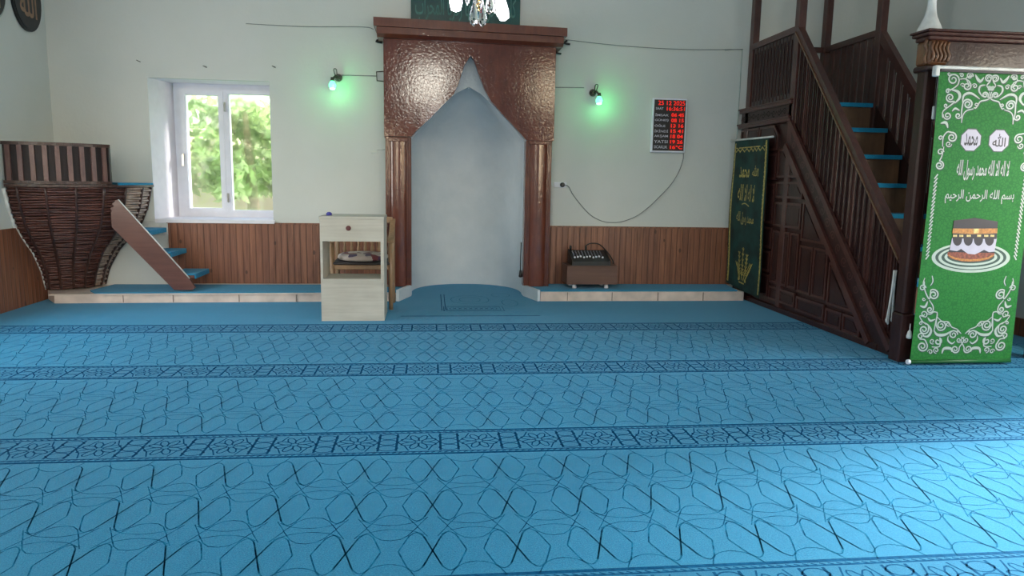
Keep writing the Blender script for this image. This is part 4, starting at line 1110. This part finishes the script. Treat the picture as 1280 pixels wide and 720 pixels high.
spiral(bot, 150, 435, 30, 0, 1.2, -1, .008)
spiral(bot, 165, 525, 48, -40, 1.7, 1, .009, [(140, 460), (185, 465)])
spiral(bot, 235, 575, 24, 180, 1.2, 1, .006)
spiral(bot, 255, 480, 25, 60, 1.2, 1, .006)
spiral(bot, 305, 480, 36, -60, 1.1, 1, .009, [(250, 530), (320, 525)])
spiral(bot, 290, 560, 28, 90, 1.3, 1, .007)
blob(bot, [(340, 590), (360, 545), (420, 545), (430, 575)], .020)
spiral(bot, 460, 550, 36, 0, 1.6, 1, .008, [(515, 440), (540, 470), (500, 530)])
spiral(bot, 445, 420, 40, 0, 1.6, -1, .008, [(515, 410), (480, 385)])
blob(bot, [(400, 430), (395, 470), (430, 500), (460, 480)], .012)
spiral(bot, 495, 470, 24, 0, 1.4, 1, .006)
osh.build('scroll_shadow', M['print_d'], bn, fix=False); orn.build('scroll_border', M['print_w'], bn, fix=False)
# medallions
for (px, py, t) in ((1213, 175, MUHAMMAD), (1248, 176, ALLAH)):
    c = b2(px, py); R_ = .076
    oc = [(c[0]+R_*math.cos(PI/8+k*PI/4), c[1]+R_*math.sin(PI/8+k*PI/4)) for k in range(8)]
    s_ = MB(); s_.prism([(c[0]+1.1*(u-c[0]), c[1]+1.1*(v-c[1])) for u, v in oc], BF, .0006, .0010); s_.build('medallion_rim', M['print_d'], bn)
    s_ = MB(); s_.prism(oc, BF, .0012, .0016); med = s_.build('medallion', M['print_o'], bn)
    s_ = MB(); put_text(s_, t, (c[0]-.048, c[1]-.04, c[0]+.05, c[1]+.046), BF, .0022, .012); s_.build('name_script', M['print_k'], med)
a_, c_ = b2(1194, 225), b2(1262, 201)
for nm, dx, dd, mt, bo in (('script_shadow', .003, .0010, 'print_d', .03), ('creed_script', 0, .0018, 'print_w', .012)):
    s_ = MB(); put_text(s_, arabic('لا اله الا الله محمد رسول الله'), (a_[0]+dx, a_[1]-dx, c_[0]+dx, c_[1]-dx), BF, dd, bo); s_.build(nm, M[mt], bn, fix=False)
a_, c_ = b2(1180, 254), b2(1268, 238)
for nm, dx, dd, mt, bo in (('script_shadow', .003, .0010, 'print_d', .03), ('opening_script', 0, .0018, 'print_w', .008)):
    s_ = MB(); put_text(s_, arabic('بسم الله الرحمن الرحيم'), (a_[0]+dx, a_[1]-dx, c_[0]+dx, c_[1]-dx), BF, dd, bo); s_.build(nm, M[mt], bn, fix=False)
# Kaaba picture
K = lambda u, v: b2(1160+u/8, 260+v/8)
def ell(cx, cy, rx, ry, n=48): return [(cx+rx*math.cos(2*PI*k/n), cy+ry*math.sin(2*PI*k/n)) for k in range(n)]
def kpoly(name, pts, d, mat, hole=None, par=bn):
    s_ = MB(); s_.prism([K(*p) for p in pts], BF, d, d+.0003, 0, [[K(*p) for p in hole]] if hole else ()); return s_.build(name, M[mat], par)
kpoly('ring_ground', ell(430, 497, 385, 145), .0008, 'print_d')
for rx, ry, w_, cyy in ((392, 150, 36, 497), (325, 116, 30, 497), (264, 82, 28, 492)):
    kpoly('white_ring', ell(430, cyy, rx, ry), .0014, 'print_w', ell(430, cyy-3, rx-w_, ry-w_*.62))
kb = kpoly('kaaba_plinth', ell(430, 462, 236, 76), .0020, 'print_b')
kpoly('kaaba_plinth_edge', [(205, 480), (260, 510), (340, 528), (430, 534), (520, 528), (600, 510), (655, 480), (655, 466), (600, 492), (520, 508), (430, 514), (340, 508), (260, 492), (205, 466)], .0024, 'print_g', None, kb)
kpoly('kaaba_base_shadow', [(235, 330), (680, 330), (662, 450), (205, 440)], .0026, 'print_k')
kpoly('kaaba_skirt', [(240, 300), (688, 300), (664, 436), (610, 442), (560, 418), (520, 440), (470, 464), (440, 462), (400, 458), (360, 430), (330, 408), (290, 432), (215, 420)], .0030, 'print_o')
kc = kpoly('kaaba_cube', [(255, 125), (465, 98), (695, 135), (684, 310), (244, 305)], .0034, 'print_k')
for cx in (292, 400, 502, 612): kpoly('kaaba_drape', ell(cx, 312, 46, 66, 20), .0038, 'print_k')
kpoly('kaaba_gold_band', [(247, 204), (465, 206), (693, 204), (688, 252), (462, 262), (240, 252)], .0040, 'print_g', None, kc)
for u in (268, 330, 405, 508, 580, 640): kpoly('kaaba_gold_dash', [(u-20, 268), (u+20, 268), (u+20, 288), (u-20, 288)], .0040, 'print_y', None, kc)
kpoly('kaaba_door', [(452, 206), (505, 206), (500, 250), (452, 254)], .0044, 'print_y', None, kc)
s_ = MB(); s_.box((3.395, 4.712, 1.71), (3.455, 4.730, 1.80), bev=.006); tag(s_.build('switch_box', M['dirtywhite']), 'small white box on the dark gate post behind the banner edge', 'box')

# ================================================================== round plaques on the side wall
def plaque(yc, zc, ry, rz, label, rim):
    r = thing('round_plaque', label, 'plaque', (XL, yc, zc), 'round black plaques high on the side wall')
    pts = [(yc+ry*math.cos(2*PI*k/36), zc+rz*math.sin(2*PI*k/36)) for k in range(36)]
    s_ = MB(); s_.prism(pts, YZ(XL), 0.002, .03, 0); s_.build('plaque_disc', M['black'], r)
    s_ = MB(); s_.prism([(yc+(u-yc)*1.07, zc+(v-zc)*1.07) for u, v in pts], YZ(XL), .002, .024, 0, [[(yc+(u-yc)*.97, zc+(v-zc)*.97) for u, v in pts]]); s_.build('plaque_rim', M[rim], r)
    s_ = MB(); f = lambda u, v, d: (XL+.0315+d, u, v)
    put_text(s_, ALLAH, (yc-ry*.62, zc-rz*.6, yc+ry*.62, zc+rz*.6), f, 0, .02); s_.build('script', plain('dull_gold', (150, 116, 92), .5), r)
plaque(7.60, 2.86, .235, .28, 'round black plaque with dull gold script nearer the corner', 'black')
plaque(6.98, 2.83, .25, .27, 'round dark plaque with a pale rim farther from the corner', 'trunk')

# ================================================================== outside the window
tag(MB().box((-30, 8.9, -2.2), (20, 60, -2.0)).build('ground', M['grass']), 'grassy ground outside', kind='structure')
def tree(x, y, h, r, label, mt):
    t = thing('garden_tree', label, 'tree', (x, y, -2.0), 'trees outside the window')
    s_ = MB(); s_.tube(smooth([(x, y, -2.0), (x+.1, y, h*.3-1), (x, y, h-1.6)], 4), [.16, .15, .14, .13, .12, .1, .08, .06, .04], 8); s_.build('trunk', M['bark'], t)
    s_ = MB(); rnd = random.Random(int(x*100)); 
    for c in range(16):
        a, e = rnd.random()*2*PI, rnd.uniform(-.8, .8); cc_ = Vector((x+r*.7*math.cos(a)*math.cos(e), y+r*.7*math.sin(a)*math.cos(e), h-2.2+r*.9*math.sin(e)))
        for k in range(90):
            d = Vector((rnd.gauss(0, 1), rnd.gauss(0, 1), rnd.gauss(0, 1))).normalized()*r*.42*rnd.random()**.4; p = cc_+d
            u = Vector((rnd.uniform(-1, 1), rnd.uniform(-1, 1), rnd.uniform(-1, 1))).normalized(); v = u.orthogonal().normalized(); L = .13
            s_.add([p-u*L, p+v*L*.45, p+u*L, p-v*L*.45], [(0, 1, 2, 3)])
    s_.build('foliage', M[mt], t, fix=False)
for a in ((-5.3, 13.2, 5.1, 1.25, 'leafy tree seen in the left window pane', 'leaf2'), (-3.25, 17.5, 6.6, 1.5, 'bright leafy tree seen in the right window pane', 'leaf'), (-7.2, 17.6, 5.0, 1.6, 'darker tree at the left edge of the window', 'leaf2'), (-3.1, 12.8, 3.9, .95, 'low bush at the bottom of the window view', 'leaf'), (-2.9, 21.5, 4.6, 1.7, 'distant bush at the right of the window view', 'leaf2'), (-9.5, 21.5, 5.6, 2.0, 'distant tree at the left of the window view', 'leaf')):
    tree(*a)

# ================================================================== light
wd = bpy.data.worlds.new('world'); bpy.context.scene.world = wd; wd.use_nodes = True
nt = wd.node_tree; sk = nt.nodes.new('ShaderNodeTexSky'); sk.sky_type = 'NISHITA'; sk.sun_disc = False; sk.sun_elevation = math.radians(38); sk.sun_rotation = math.radians(160); sk.air_density = 1.5; sk.dust_density = 3
nt.links.new(sk.outputs[0], nt.nodes['Background'].inputs[0]); nt.nodes['Background'].inputs[1].default_value = 2.4
def area(loc, dirv, sx, sy, e, c):
    l = bpy.data.lights.new('added_daylight', 'AREA'); l.shape = 'RECTANGLE'; l.size = sx; l.size_y = sy; l.energy = e; l.color = c  # area lamp added outside an unseen window opening
    o = bpy.data.objects.new('added_daylight', l); col.objects.link(o); o.location = loc
    o.rotation_euler = Vector(dirv).to_track_quat('-Z', 'Y').to_euler()
DAY = (.985, 1.0, .955)
for x, z, sx, sy, e in ((-1.8, 1.7, 1.5, 1.5, 62), (3.9, 1.7, 1.5, 1.5, 70), (0, 3.55, 1.0, 1.0, 120), (-2.8, 3.55, .9, 1.0, 50)):
    area((x, YR-.22, z), (0, 1, -.05), sx, sy, e, DAY)
for y, e in ((-.9, 20), (5.2, 125)): area((XL-.22, y, 1.6), (1, 0, 0), 1.3, 1.5, e, DAY)  # left lamp set near the back to brighten the far carpet
for y, e in ((-.65, 30), (3.4, 120)): area((XR+.22, y, 1.65), (-1, 0, 0), 1.5, 1.6, e, DAY)

l = bpy.data.lights.new('hazy_sun', 'SUN'); l.energy = 34; l.angle = math.radians(14); l.color = (1, .97, .97)
o = bpy.data.objects.new('hazy_sun', l); col.objects.link(o); o.location = (4, 14, 8); o.rotation_euler = Vector((-1, -.36, -.62)).to_track_quat('-Z', 'Y').to_euler()
sc = bpy.context.scene
sc.view_settings.view_transform = 'Standard'; sc.view_settings.look = 'None'; sc.view_settings.gamma = 1
sc.view_settings.use_curve_mapping = False; sc.view_settings.exposure = -1.18
sc.cycles.max_bounces = 8; sc.cycles.diffuse_bounces = 5; sc.cycles.transmission_bounces = 6
sc.cycles.sample_clamp_indirect = 6; sc.cycles.use_denoising = True
